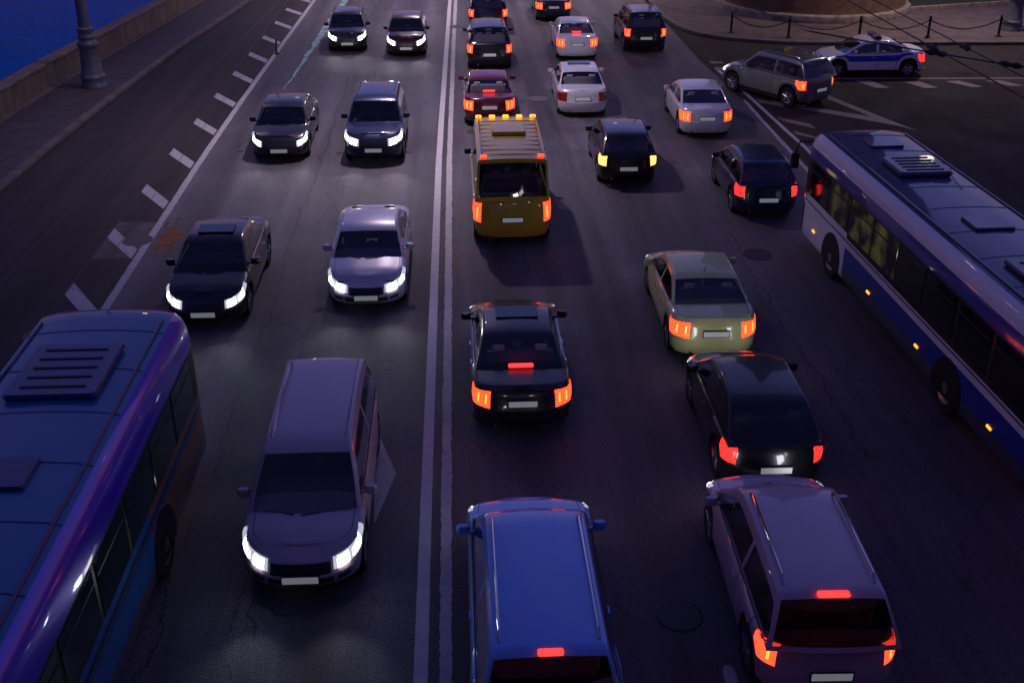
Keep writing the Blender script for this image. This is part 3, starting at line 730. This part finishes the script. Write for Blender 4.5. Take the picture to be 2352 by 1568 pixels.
    for kk in sorted(parts):
        if kk.startswith('side_window'): emit('side_window', [kk], [G], root)
        if kk.startswith('door'):
            d = emit('door', [kk], [body_m], root)
            sg = 1 if kk.endswith('_1') and not kk.endswith('_-1') else -1
            yy = (seams[1] if 'front' in kk else seams[0]) + .16 - L / 2
            hb = MB(); hb.box((sg * (hw * .99), yy, interp(deck, yy + L / 2) - .17), (.035, .17, .03), bev=.012); hb.build('handle', M_chrome if kind == 'sedan' else body_m, d)
    # floor and wheel housings
    mb = MB(); mb.box((0, 0, .46), (W - .52, L - .5, .5), bev=.03); mb.box((0, (Wf + Wr) / 2 - L / 2, .42), (W - .12, Wf - Wr - 2 * ra - .02, .42), bev=.02); mb.build('underbody', M_trim, root)
    zf = .68 + (0 if kind in ('sedan', 'hatch') else .16 if kind != 'van' else .40)
    SM = seats or M_seat; ym_ = (B + C) / 2 + .12
    for sg in (1, -1):
        mb = MB(); mb.box((sg * .37, ym_ - L / 2 + .12, zf + .08), (.52, .5, .16), bev=.06); mb.box((sg * .37, ym_ - L / 2 - .16, zf + .34), (.50, .16, .52), bev=.07); mb.box((sg * .37, ym_ - L / 2 - .20, zf + .64), (.24, .10, .16), bev=.045)
        mb.build('seat', SM, root, True)
    mb = MB(); yb_ = ym_ - .98; mb.box((0, yb_ - L / 2 + .2, zf + .06), (hw * 1.45, .5, .16), bev=.06); mb.box((0, yb_ - L / 2 - .08, zf + .30), (hw * 1.42, .16, .5), bev=.07)
    for q_ in (-.4, .4): mb.box((q_, yb_ - L / 2 - .10, zf + .58), (.24, .09, .12), bev=.04)
    mb.build('rear_bench', SM, root, True)
    mb = MB(); mb.box((0, A - .72 - L / 2, zdeck(A) - .10), (hw * 1.6, .50, .22), bev=.07); mb.box((0, ym_ - L / 2 + .3, zf + .02), (.2, .9, .2), bev=.04); ds = mb.build('dashboard', M_dash, root, True)
    mb = MB(); cx_, cy_, cz_ = -.37, A - 1.02 - L / 2, zdeck(A) - .06
    mb.tube([(cx_ + .18 * math.cos(q_ * math.pi / 8), cy_ + .06 * math.sin(q_ * math.pi / 8), cz_ + .17 * math.sin(q_ * math.pi / 8)) for q_ in range(17)], .017, 6, caps=False); mb.build('steering_wheel', M_trim, ds, True)
    if kind == 'sedan':
        mb = MB(); mb.box((0, D + .45 - L / 2, zdeck(D + .3) - .02), (hw * 1.55, .45, .03), bev=.01); mb.build('parcel_shelf', M_dash, root)
    for sg in (1, -1):
        mb = MB(); mb.tube([(sg * (wb + .006), yy - L / 2, zdeck(yy) + .012) for yy in [D + .35 + (A - .45 - D - .35) * q_ / 10 for q_ in range(11)]], .011, 5); mb.build('window_trim', M_chrome if kind == 'sedan' else M_trim, root, True)
    if sunroof:
        mb = MB(); mb.box((0, (B + C) / 2 + .18 - L / 2, h + .038), (.82, .50, .02), bev=.008); mb.build('sunroof', M_busg0, root)
    mb = MB(); mb.tube([(-.5, .02 - L / 2, .27), (-.5, .25 - L / 2, .27)], .032, 8); mb.build('exhaust_pipe', M_chrome, root, True)
    # wheels
    for sg in (1, -1):
        for wy in (Wf, Wr):
            t_ = MB(); cx = sg * (hw - .13)
            t_.lathe([(rw * .62, -.10), (rw * .93, -.105), (rw, -.075), (rw, .075), (rw * .93, .105), (rw * .62, .10)], 28, (cx, wy - L / 2, rw), axis='x', cap=False)
            wl = t_.build('wheel', M_tyre, root, True)
            r_ = MB(); r_.lathe([(rw * .63, sg * .06), (rw * .66, sg * .098), (rw * .6, sg * .09), (rw * .58, sg * .03), (.02, sg * .03)], 28, (cx, wy - L / 2, rw), axis='x', cap=False)
            for q_ in range(5):
                a = q_ * 2 * math.pi / 5 + .3; c_, s_ = math.cos(a), math.sin(a)
                r_.tube([(cx + sg * .075, wy - L / 2 + c_ * .03, rw + s_ * .03), (cx + sg * .085, wy - L / 2 + c_ * rw * .61, rw + s_ * rw * .61)], [.035, .03], 6)
            r_.build('rim', M_rim, wl, True)
    # mirrors
    for sg in (1, -1):
        mb = MB(); zz = zdeck(A) + .10; mb.box((sg * (hw + .06), A - .42 - L / 2, zz), (.20, .10, .14), bev=.04); mb.box((sg * (hw - .06), A - .42 - L / 2, zz - .05), (.12, .05, .04), bev=.01)
        mb.build('side_mirror', body_m if kind != 'van' else M_trim, root, True)
    # patches on the wall: a = metres round the outline from the end's centre
    def outline(end):
        pts = half if end == 'r' else half[::-1]
        acc = [0.]
        for i in range(1, len(pts)): acc.append(acc[-1] + math.hypot(pts[i][0] - pts[i - 1][0], pts[i][1] - pts[i - 1][1]))
        return pts, acc
    OL = {'r': outline('r'), 'f': outline('f')}
    def surf(end, a, s, out):
        pts, acc = OL[end]
        for i in range(len(pts) - 1):
            if a <= acc[i + 1]:
                t = (a - acc[i]) / max(1e-9, acc[i + 1] - acc[i]); hp = tuple(pts[i][j] + (pts[i + 1][j] - pts[i][j]) * t for j in range(4)); break
        X, Yy, Z = wallpt(hp, s, out); return (X, Yy - L / 2, Z)
    def patch(end, sg, a0, a1, slo, shi, m, pname, parent, out=.012, na=9, ns=5):
        vs = []; 
        for j in range(ns + 1):
            for i in range(na + 1):
                t = i / na; a = a0 + (a1 - a0) * t; s0 = slo(t) if callable(slo) else slo; s1 = shi(t) if callable(shi) else shi
                edge = 0 if (i in (0, na) or j in (0, ns)) else out
                X, Yy, Z = surf(end, max(a, 0), s0 + (s1 - s0) * j / ns, edge + .002); vs.append((X * sg, Yy, Z))
        fs = [(j * (na + 1) + i, j * (na + 1) + i + 1, (j + 1) * (na + 1) + i + 1, (j + 1) * (na + 1) + i) for j in range(ns) for i in range(na)]
        if (end == 'f') != (sg == -1): fs = [f[::-1] for f in fs]
        return mesh_obj(pname, vs, fs, m, parent, True, 60)
    t0, t1 = st['ty']; TM = tailmat or M_tail_off
    for sg in (1, -1):
        if kind in ('sedan',):
            tl = patch('r', sg, hw - tail_w, hw + .26, lambda t: t0 - .0 * t, lambda t: t1 - .05 * t, TM, 'taillight', root)
            if TM is M_tail_or: [patch('r', sg, hw - tail_w + a_, hw - tail_w + a_ + .055, (t0 + .05), (t1 - .05), M_tail_core, 'lamp', tl, out=.02, na=3) for a_ in (.05, tail_w - .09)]
        else:
            tl = patch('r', sg, hw - tail_w * .62, hw + .26, t0, lambda t: t1 - .05 * t, TM, 'taillight', root)
            if TM is M_tail_or: patch('r', sg, hw - tail_w * .62 + .07, hw - tail_w * .62 + .14, t0 + .05, t1 - .07, M_tail_core, 'lamp', tl, out=.02, na=3)
        hl = patch('f', sg, hw - headw, hw + .42, lambda t: .58 + .10 * t, lambda t: .86 + .12 * t, M_headrim, 'headlight', root, na=12)
        if headon: (patch('f', sg, hw - headw + .05, hw - .13, lambda t: .60 + .03 * t, lambda t: .85 + .03 * t, M_head, 'lamp', hl, out=.03, na=8), patch('f', sg, hw - .09, hw + .20, lambda t: .66 + .06 * t, lambda t: .87 + .07 * t, M_head2, 'marker_lamp', hl, out=.022, na=8))
        patch('f', sg, hw - .35, hw - .12, .26, .40, M_trim, 'fog_lamp', root, out=.006)
    patch('f', 1, 0, hw - headw - .04, .52, .80, M_trim, 'grille', root, out=.012); patch('f', -1, 0, hw - headw - .04, .52, .80, M_trim, 'grille', root, out=.012)
    patch('f', 1, 0, hw - .4, .22, .42, M_trim, 'air_intake', root, out=.008); patch('f', -1, 0, hw - .4, .22, .42, M_trim, 'air_intake', root, out=.008)
    def plate(end, s):
        X, Yy, Z = surf(end, 0, s, .02); mb = MB(); mb.box((0, Yy + (.01 if end == 'f' else -.01), Z), (.52, .02, .115), bev=.006); pl = mb.build('licence_plate', M_plate, root); fr_ = MB(); fr_.box((0, Yy + (.004 if end == 'f' else -.004), Z), (.56, .02, .15), bev=.006); fr_.build('frame', M_trim, pl)
    plate('r', .66 if kind == 'sedan' else .5); plate('f', .45)
    # wipers and rear diffuser strip
    mb = MB(); mb.tube([(-.45, A - L / 2 + .03, zA + .05), (.05, A - L / 2 + .12, zA + .055)], .009, 5); mb.tube([(.15, A - L / 2 + .1, zA + .055), (.6, A - L / 2 - .02, zA + .05)], .009, 5); mb.build('wiper', M_trim, root)
    if third:
        zc = (zD + (h - zD) * (.30 if kind == 'sedan' else .93)); tt = .8 if kind == 'sedan' else .07
        yc = C + (D - C) * tt - .07 * (1 if kind == 'sedan' else .3)
        if kind == 'sedan': pos = (0, yc - .06 - L / 2, zc - .03)
        else: pos = (0, C - .05 - L / 2, h - .03)
        mb = MB(); mb.box(pos, (third, .09, .05), bev=.012); mb.build('brake_light', M_brk, root)
    if kind in ('suv', 'mpv', 'van', 'minivan') or 'rails' in extras:
        for sg in (1, -1):
            mb = MB(); mb.tube([(sg * wr * .88, C + .15 - L / 2, h - .03), (sg * wr * .88, C + .25 - L / 2, h + .05), (sg * wr * .88, B - .3 - L / 2, h + .05), (sg * wr * .88, B - .15 - L / 2, h - .03)], .018, 6); mb.build('roof_rail', M_chrome, root, True)
    if 'antenna' in extras:
        mb = MB(); mb.tube([(0, C + .1 - L / 2, h), (0, C - .02 - L / 2, h + .14)], [.012, .006], 6); mb.build('antenna', M_trim, root)
    if 'taxi' in extras:
        mb = MB(); mb.box((0, (B + C) / 2 + .2 - L / 2, h + .09), (.40, .16, .13), bev=.03); mb.build('roof_sign', M_signo, root, True)
    if 'lightbar' in extras:
        mb = MB(); mb.box((0, (B + C) / 2 - L / 2, h + .05), (1.15, .26, .06), bev=.02); bar = mb.build('light_bar', M_trim, root)
        for sg, mm in ((-1, mat('bar_red', (.45, .06, .09), .2, coat=1)), (1, mat('bar_blue', (.03, .06, .5), .2, coat=1))):
            mb = MB(); mb.box((sg * .30, (B + C) / 2 - L / 2, h + .115), (.50, .24, .08), bev=.03); mb.build('lens', mm, bar, True)
    if stripe:
        for sg in (1, -1):
            na = 60; vs = []; pts, acc = OL['f']; tot = acc[-1]
            SR = [.58 + .30 * q_ / 8 for q_ in range(9)]
            for j, s in enumerate(SR):
                for i in range(na + 1):
                    X, Yy, Z = surf('f', hw + .5 + (tot - 2 * hw - 1.0) * i / na, s, .009); vs.append((X * sg, Yy, Z))
            fs = [(j * (na + 1) + i, j * (na + 1) + i + 1, (j + 1) * (na + 1) + i + 1, (j + 1) * (na + 1) + i) for j in range(8) for i in range(na)]
            if sg == 1: fs = [f[::-1] for f in fs]
            mesh_obj('side_stripe', vs, fs, stripe, root, True)
    if 'clearance' in extras:
        for i in range(5):
            mb = MB(); mb.box((-.76 + .38 * i, B - .20 - L / 2, h + .02), (.17, .12, .07), bev=.02); mb.build('clearance_light', M_amber, root)
        for sg in (1, -1):
            mb = MB(); mb.box((sg * .72, C + .14 - L / 2, h + .01), (.16, .10, .06), bev=.02); mb.build('clearance_light', M_tail_or, root)
        mb = MB(); mb.box((0, -.3, h + .06), (.9, .8, .12), bev=.04); mb.build('roof_hatch', RM, root)
        for i in range(9):
            mb = MB(); mb.box((0, C + .3 + i * .38 - L / 2, h + .008), (1.5, .03, .016), bev=.004); mb.build('roof_rib', RM, root)
    if headon and toward:
        for sg in (1, -1):
            l_ = bpy.data.lights.new('headlight_beam', 'SPOT'); l_.energy = 14; l_.color = (.95, .95, 1); l_.spot_size = R(75); l_.spot_blend = .9; l_.shadow_soft_size = .08
            lo = bpy.data.objects.new('headlight_beam', l_); col.objects.link(lo); lo.parent = root; lo.location = (sg * .62, L / 2 + .05, .66); lo.rotation_euler = (R(72), 0, 0)
    # put the car where its lit end stands
    d = L / 2
    th = yaw + (math.pi if toward else 0)
    root.location = (x, y + d, 0) if not (name == '_c') else (x, y, 0)
    root.rotation_euler = (0, 0, th)
    return root

GL = 'cars coming towards the viewpoint'; GR = 'cars driving away from the viewpoint'
P_black = paint('paint_black', (.010, .010, .014)); P_dblue = paint('paint_dark_blue', (.010, .018, .06)); P_maroon = paint('paint_maroon', (.05, .007, .012))
P_silver = paint('paint_silver', (.62, .60, .66), .25, .32); P_grey = paint('paint_lilac_grey', (.56, .44, .46), .05, .42); P_red = paint('paint_dark_red', (.085, .006, .010))
P_yel = paint('paint_yellow', (.52, .33, .02), .0, .4); P_blue = paint('paint_blue', (.20, .42, .92), .05, .3); P_white = paint('paint_white', (.85, .85, .88), .0)
P_lime = paint('paint_lime', (.74, .76, .30), .0, .4); P_lilac = paint('paint_violet_grey', (.52, .38, .46), .1, .4); P_char = paint('paint_charcoal', (.035, .037, .05), .4)
P_sgrey = paint('paint_silver_green', (.24, .26, .25), .5, .3)

car('car', 'dark car with white headlights, farthest left of the oncoming traffic', 'car', 'hatch', -4.9, 49.4, R(3), P_char, 1, GL, True, extras=('rails',))
car('car', 'black car with narrow white headlights in the outer left lane beside the slanted markings', 'car', 'sedan', -5.65, 33.5, R(1), P_black, 1, GL, True, mods=dict(C=1.3, h=1.45), headw=.32)
car('car', 'black car with white headlights just behind the blue bus on the left', 'car', 'sedan', -5.6, 21.6, 0, P_black, 1, GL, True, mods=dict(h=1.47, W=1.78), sunroof=True)
car('car', 'dark maroon car with white headlights far off beside the double centre line', 'car', 'hatch', -2.15, 48.3, 0, P_maroon, 1, GL, True)
car('car', 'dark blue car with big white headlights in front of the silver one', 'car', 'suv', -2.62, 33.0, 0, P_dblue, 1, GL, True, headw=.46)
car('car', 'silver sedan with white headlights left of the double centre line', 'car', 'sedan', -2.13, 22.3, 0, P_silver, 1, GL, True, headw=.46, seats=M_seat_tan)
car('car', 'large lilac grey car with white headlights nearest on the left of the centre line', 'car', 'minivan', -2.40, 12.5, 0, P_grey, 1, GL, True, mods=dict(W=1.80), rearglass=M_glass_dark)

car('car', 'black suv with red tail lamps at the top edge right of the centre line', 'car', 'suv', 1.62, 53.6, 0, P_dblue, 1, GR, tailmat=M_tail_or, extras=('antenna',))
car('car', 'black car directly behind the topmost black suv in the lane right of the centre line', 'car', 'suv', 1.42, 45.6, 0, P_black, 1, GR, tailmat=M_tail_or)
car('car', 'dark red car with bright brake lamps ahead of the yellow van', 'car', 'sedan', 1.14, 37.2, 0, P_red, 1, GR, tailmat=M_tail_or, third=.42)
car('van', 'tall yellow van with a row of amber roof lamps in the centre lane', 'van', 'van', 1.36, 26.1, 0, P_yel, 1, None, tailmat=M_tail_or, extras=('clearance',), tail_w=.26)
car('car', 'black car with a wide red brake strip between orange tail lamps behind the yellow van', 'car', 'sedan', 1.07, 16.9, 0, P_black, 1, GR, tailmat=M_tail_or, third=.46, mods=dict(W=1.84), sunroof=True)
car('car', 'blue family car cut by the bottom edge right of the centre line', 'car', 'minivan', .94, 9.2, 0, P_blue, 1, GR, tailmat=M_tail_or, third=.30)
car('car', 'dark car with red tail lamps cut by the top edge ahead of the white car', 'car', 'sedan', 5.0, 56.2, 0, P_char, 1, GR, tailmat=M_tail_or)
car('car', 'white car with three bright brake lamps near the top of the picture', 'car', 'sedan', 5.30, 47.3, R(-1), P_white, 1, GR, tailmat=M_tail_or, third=.40)
car('car', 'silver sedan with unlit tail lamps directly below the white car', 'car', 'sedan', 4.54, 38.2, R(-1), P_silver, 1, GR, tailmat=M_tail_off, mods=dict(h=1.47, C=1.35), sunroof=True)
car('car', 'dark car with yellow glowing tail lamps and a pale plate', 'car', 'hatch', 5.05, 30.6, R(-1), P_black, 1, GR, tailmat=M_tail_yel)
car('taxi', 'lime yellow sedan with orange tail lamps left of the right hand bus', 'car', 'sedan', 5.20, 19.5, R(-1), P_lime, 1, GR, tailmat=M_tail_or, extras=('antenna',), tail_w=.34)
car('car', 'black car with deep red tail lamps between the lime and the violet grey car', 'car', 'hatch', 5.15, 14.75, R(-1), P_black, 1, GR, tailmat=M_tail_red, mods=dict(C=.95, D=.14), rearglass=M_glass_dark)
car('car', 'violet grey car with orange tail lamps cut by the bottom edge at the right', 'car', 'mpv', 4.62, 10.05, R(-2), P_lilac, 1, GR, tailmat=M_tail_or, third=.40, sunroof=False, rearglass=M_glass_dark)
car('car', 'black suv with a white plate nearest to the pavement corner by the tower', 'car', 'suv', 8.45, 48.6, 0, P_black, 1, GR, tailmat=M_tail_or)
car('car', 'silver lilac sedan in the third lane left of the crossing silver car', 'car', 'sedan', 8.45, 35.4, R(-2), P_silver, 1, GR, tailmat=M_tail_or)
car('car', 'dark blue car with red tail lamps just ahead of the right hand bus', 'car', 'hatch', 8.45, 27.7, R(-1), P_dblue, 1, GR, tailmat=M_tail_red)
c = car('car', 'silver crossover taxi turning across the junction with its side in view', 'car', 'suv', 0, 0, R(32), P_sgrey, 1, None, tailmat=M_tail_or, extras=('taxi',)); c.location = (12.2, 41.1, 0)
c = car('police_car', 'white sedan with a blue side stripe crossing in front of the chain fence', 'police car', 'sedan', 0, 0, R(88), P_white, 1, None, tailmat=M_tail_red, stripe=mat('stripe_blue', (.02, .05, .55), .4), extras=('lightbar',)); c.location = (17.0, 44.7, 0)

# ------------------------------------------------------------------ buses
M_busg = mat('bus_screen', (.008, .009, .014), .06, spec=.9)
def bus(name, label, x, y, yaw, L, cols, toward, markers, redmark=False, glow=False):
    """local +y is the front; side bands run over the whole length"""
    root = empty(name, (x, y, 0), yaw + (math.pi if toward else 0)); tag(root, label, 'bus', 'city buses in the outer lanes')
    W2 = 1.25; H_ = 3.0
    # cross section, from sill over the roof: (x, z, band)
    sec = [(1.22, .30), (1.25, .36), (1.25, .62), (1.25, 1.08), (1.25, 1.30), (1.25, 1.42), (1.245, 2.32), (1.235, 2.38), (1.225, 2.60), (1.15, 2.82), (1.05, 2.92), (.85, 2.97), (.45, 3.0), (0, 3.01)]
    bands = ['skirt', 'skirt', 'lower', 'stripe', 'belt', 'win', 'cant', 'cant', 'top', 'top', 'roof', 'roof', 'roof']
    n = len(sec)
    YS = [0, .05, .16, .34] + [.34 + (L - .9) * i / 40 for i in range(1, 41)] + [L - .42, L - .2, L - .07, L]
    SH = [.86, .94, .985, 1.0] + [1.0] * 40 + [.985, .95, .88, .80]
    zsh = [.25, .1, .03, 0] + [0] * 40 + [.03, .1, .2, .34]
    Bm = MB(); V = {}; VV = []
    for i, yy in enumerate(YS):
        for j, (sx, sz) in enumerate(sec):
            z = sz - zsh[i] * max(0, (sz - 2.2) / .8)
            for sg in (1, -1):
                V[(i, j, sg)] = len(VV); VV.append((sx * SH[i] * sg, yy - L / 2, z))
    cat_f = {}
    def band_at(b, ym):
        if b in ('lower', 'belt') or (b == 'skirt' and not toward):
            for q_i, (s0, s1, _) in enumerate(cols['segs']):
                if s0 <= ym < s1: return 'seg%d' % q_i
        return b
    for i in range(len(YS) - 1):
        for j in range(n - 1):
            for sg in (1, -1):
                f = (V[(i, j, sg)], V[(i + 1, j, sg)], V[(i + 1, j + 1, sg)], V[(i, j + 1, sg)])
                if sg == -1: f = f[::-1]
                cat_f.setdefault('roof' if bands[j] == 'roof' else 'body', []).append((f, band_at(bands[j], (YS[i] + YS[i + 1]) / 2 - L / 2)))
    for i, rev in ((0, True), (len(YS) - 1, False)):
        for j in range(n - 1):
            f = (V[(i, j, 1)], V[(i, j + 1, 1)], V[(i, j + 1, -1)], V[(i, j, -1)])
            f = f[::-1] if not rev else f
            cat_f['body'].append((tuple(dict.fromkeys(f[::-1])), 'skirt' if bands[j] in ('roof', 'top') else bands[j] if bands[j] != 'win' else 'belt'))
    bn = ['skirt', 'lower', 'stripe', 'belt', 'win', 'cant', 'top', 'roof']
    ml = [cols[b] for b in bn] + [q_[2] for q_ in cols['segs']]
    bn += ['seg%d' % q_i for q_i in range(len(cols['segs']))]
    def emit(pn):
        mp = {}; vs = []; fs = []; mi = []
        for f, b in cat_f[pn]:
            nf = []
            for i in f:
                if i not in mp: mp[i] = len(vs); vs.append(VV[i])
                nf.append(mp[i])
            fs.append(tuple(nf)); mi.append(bn.index(b))
        return mesh_obj(pn, vs, fs, ml, root, True, 40, mi)
    body = emit('body'); roof = emit('roof')
    # window panes, slightly proud of the dark band
    nw = 8; pw = (L - 1.2) / nw
    for sg in (1, -1):
        for k_ in range(nw):
            y0 = -L / 2 + .55 + k_ * pw + .05; y1 = y0 + pw - .10
            if glow and sg == -1 and k_ in (4, 5, 6): gm = cols['pane_glow']
            else: gm = cols['pane']
            mb = MB(); mb.box((sg * 1.246, (y0 + y1) / 2, 1.86), (.03, y1 - y0, .84), bev=.014); pn = mb.build('window', gm, root)
            mb = MB(); mb.box((sg * 1.262, (y0 + y1) / 2, 2.08), (.02, y1 - y0 - .06, .03)); mb.build('frame', M_trim, pn)
    # windscreen, rear window
    mb = MB(); mb.box((0, L / 2 + .0, 1.85), (1.86, .05, 1.15), bev=.02); mb.build('windshield', M_busg, root)
    mb = MB(); mb.box((0, -L / 2 - .0, 2.05), (1.8, .05, .8), bev=.02); mb.build('rear_window', M_busg, root)
    for sg in (1, -1):
        mb = MB(); mb.box((sg * .85, -L / 2 - .01, 1.0), (.16, .06, .5), bev=.02); mb.build('taillight', M_tail_red, root)
        mb = MB(); mb.box((sg * .82, L / 2 + .0, .75), (.38, .06, .2), bev=.03); mb.build('headlight', M_headrim, root)
        mb = MB(); mb.tube([(sg * .95, L / 2, 2.6), (sg * 1.3, L / 2 + .3, 2.5), (sg * 1.38, L / 2 + .3, 2.2)], .025, 6); mb.box((sg * 1.38, L / 2 + .3, 2.0), (.22, .1, .4), bev=.04); mb.build('side_mirror', M_trim, root)
        for wy in (-L / 2 + 3.2, L / 2 - 2.6):
            w_ = MB(); w_.lathe([(.3, -.14), (.46, -.145), (.49, -.11), (.49, .11), (.46, .145), (.3, .14)], 28, (sg * 1.11, wy, .49), axis='x', cap=False); wl = w_.build('wheel', M_tyre, root, True)
            w_ = MB(); w_.lathe([(.31, sg * .1), (.31, sg * .145), (.22, sg * .11), (.1, sg * .16), (.02, sg * .16)], 24, (sg * 1.11, wy, .49), axis='x', cap=False); w_.build('rim', M_rim, wl, True)
            w_ = MB(); w_.lathe([(.60, -.003), (.60, .012), (.02, .012)] if sg == 1 else [(.60, .003), (.60, -.012), (.02, -.012)], 30, (sg * 1.252, wy, .50), axis='x', cap=False)
            a = w_.build('wheel_arch', M_trim, root, True)
            for vv in a.data.vertices:
                if vv.co.z < .31: vv.co.z = .31
        for yy in markers:
            mb = MB(); mb.box((sg * 1.256, yy, .66), (.03, .16, .05), bev=.01); mb.build('side_marker', M_amber, root)
        mb = MB(); mb.box((sg * 1.256, 0, 1.245), (.02, L - 1.0, .02)); mb.build('trim_strip', M_trim, root)
    # roof equipment
    for q_ in range(9):
        mb = MB(); mb.tube([(sx_, -L / 2 + 1.0 + q_ * (L - 2) / 8, sz_ - .004) for sx_, sz_ in ((-1.04, 2.925), (-.85, 2.972), (-.45, 3.002), (0, 3.012), (.45, 3.002), (.85, 2.972), (1.04, 2.925))], .014, 6); mb.build('roof_seam', cols['unit'], root)
    for yy, dx_, dy_, dz_ in ((-L * .30, 1.3, 1.6, .10), (L * .20, 1.2, 1.2, .14)):
        mb = MB(); mb.box((0, yy, 3.0 + dz_ / 2), (dx_, dy_, dz_), bev=.06); u = mb.build('roof_unit', cols['unit'], root, True)
        for q_ in range(5):
            mb = MB(); mb.box((0, yy - dy_ * .35 + q_ * dy_ * .175, 3.0 + dz_ + .006), (dx_ * .7, .05, .02), bev=.005); mb.build('vent_slat', M_trim, u)
    for yy in (-L * .08, L * .36):
        mb = MB(); mb.box((0, yy, 3.03), (.8, .7, .07), bev=.03); mb.build('roof_hatch', cols['unit'], root, True)
    for sg in (1, -1):
        mb = MB(); mb.tube([(sg * .95, -L / 2 + .6, 2.965), (sg * .95, L / 2 - .8, 2.965)], .022, 6); mb.build('drip_rail', cols['unit'], root, True)
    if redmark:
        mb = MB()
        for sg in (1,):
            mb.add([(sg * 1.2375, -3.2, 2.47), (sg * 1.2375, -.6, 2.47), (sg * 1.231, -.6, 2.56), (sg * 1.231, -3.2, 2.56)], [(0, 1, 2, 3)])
        mb.build('red_stripe', mat('stripe_red', (.45, .01, .05), .4), root)  # thin flat red strip along part of the violet band, one side only
    return root
def litpane():
    m, t, b = newmat('bus_glass_lit'); b.inputs['Base Color'].default_value = (.01, .01, .008, 1); b.inputs['Roughness'].default_value = .08
    tc = node(t, 'ShaderNodeTexCoord'); n_ = noise_n(t, tc.outputs['Object'], 1.7, 3, .6)
    b.inputs['Emission Color'].default_value = (.60, .56, .13, 1); t.links.new(map_n(t, n_, .44, .68, 0, .06), b.inputs['Emission Strength'])
    return m
bm = dict(skirt=paint('bus_skirt', (.09, .09, .15)), lower=paint('bus_blue', (.015, .03, .34), .1, .3), stripe=paint('bus_white', (.80, .80, .88), .0, .5), belt=M_trim, win=M_trim, cant=paint('bus_blue', (.01, .015, .2)), top=paint('bus_white', (.42, .46, .62)), roof=paint('bus_roof_navy', (.055, .06, .15), .0, .6),
          unit=paint('bus_unit_navy', (.035, .04, .12), .1, .5), pane=mat('bus_glass', (.004, .005, .006), .06, spec=.7), segs=[(2.6, 5.7, paint('bus_white', (.42, .46, .62)))], pane_glow=litpane())
bus('bus', 'long navy bus with white side stripes and black windows at the right edge', 10.25, 20.4, R(1.6), 12.2, bm, False, (-4.6, -1.5, 1.1, 4.8), glow=True)
bl = dict(skirt=paint('bus2_skirt', (.09, .07, .12)), lower=paint('bus2_lower', (.10, .08, .14)), stripe=paint('bus2_band_blue', (.0, .06, .25)), belt=M_trim, win=M_trim, cant=paint('bus2_violet', (.06, .01, .62)), top=paint('bus2_violet', (.06, .01, .62)), segs=[(-7, -2.2, paint('bus2_rust', (.32, .09, .05))), (-2.2, 1.5, paint('bus2_blue', (.0, .13, .42))), (1.5, 7, paint('bus2_lower', (.10, .08, .14)))], roof=paint('bus2_roof', (.008, .13, .30), .0, .55),
          unit=paint('bus2_unit', (.012, .035, .15), .1, .5), pane=mat('bus_glass_teal', (.012, .03, .035), .08, spec=.7), pane_glow=None)
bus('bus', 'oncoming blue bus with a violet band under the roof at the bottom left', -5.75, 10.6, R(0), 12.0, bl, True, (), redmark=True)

# ------------------------------------------------------------------ overhead wires above the junction
def wire(a, b, sag, r, lab, ins=()):
    a = Vector(a); b = Vector(b); pts = []
    for i in range(25): t = i / 24; p = a + (b - a) * t; p.z -= sag * 4 * t * (1 - t); pts.append(p)
    root = empty('overhead_wire', a); tag(root, lab, 'overhead wire', 'overhead wires above the junction')
    mb = MB(); mb.tube([p - a for p in pts], r, 6); mb.build('cable', M_wire, root, True)
    for t in ins:
        p = pts[int(t * 24)] - a; d = (b - a).normalized()
        mb = MB(); mb.tube([p - d * .22, p - d * .12, p, p + d * .12, p + d * .22], [.02, .06, .035, .06, .02], 8); mb.build('insulator', M_wire, root, True)
wire((8.7, 74, 6.6), (8.86, 2, 6.2), .0, .013, 'thin trolley wire running above the white stripe of the right hand bus', (.76,))
wire((9.1, 74, 6.6), (9.55, 2, 6.2), .0, .011, 'second trolley wire nearer the right edge running above the long navy bus', (.76,))
wire((7.03, 21.87, 6.25), (12.4, 15.6, 6.35), .05, .014, 'thick dark span wire crossing above the right hand bus roof', (.36, .5))
wire((-12.6, 74, 11.5), (7.03, 21.87, 6.25), .3, .006, 'hair thin steel stay leading to the thick span wire', ())
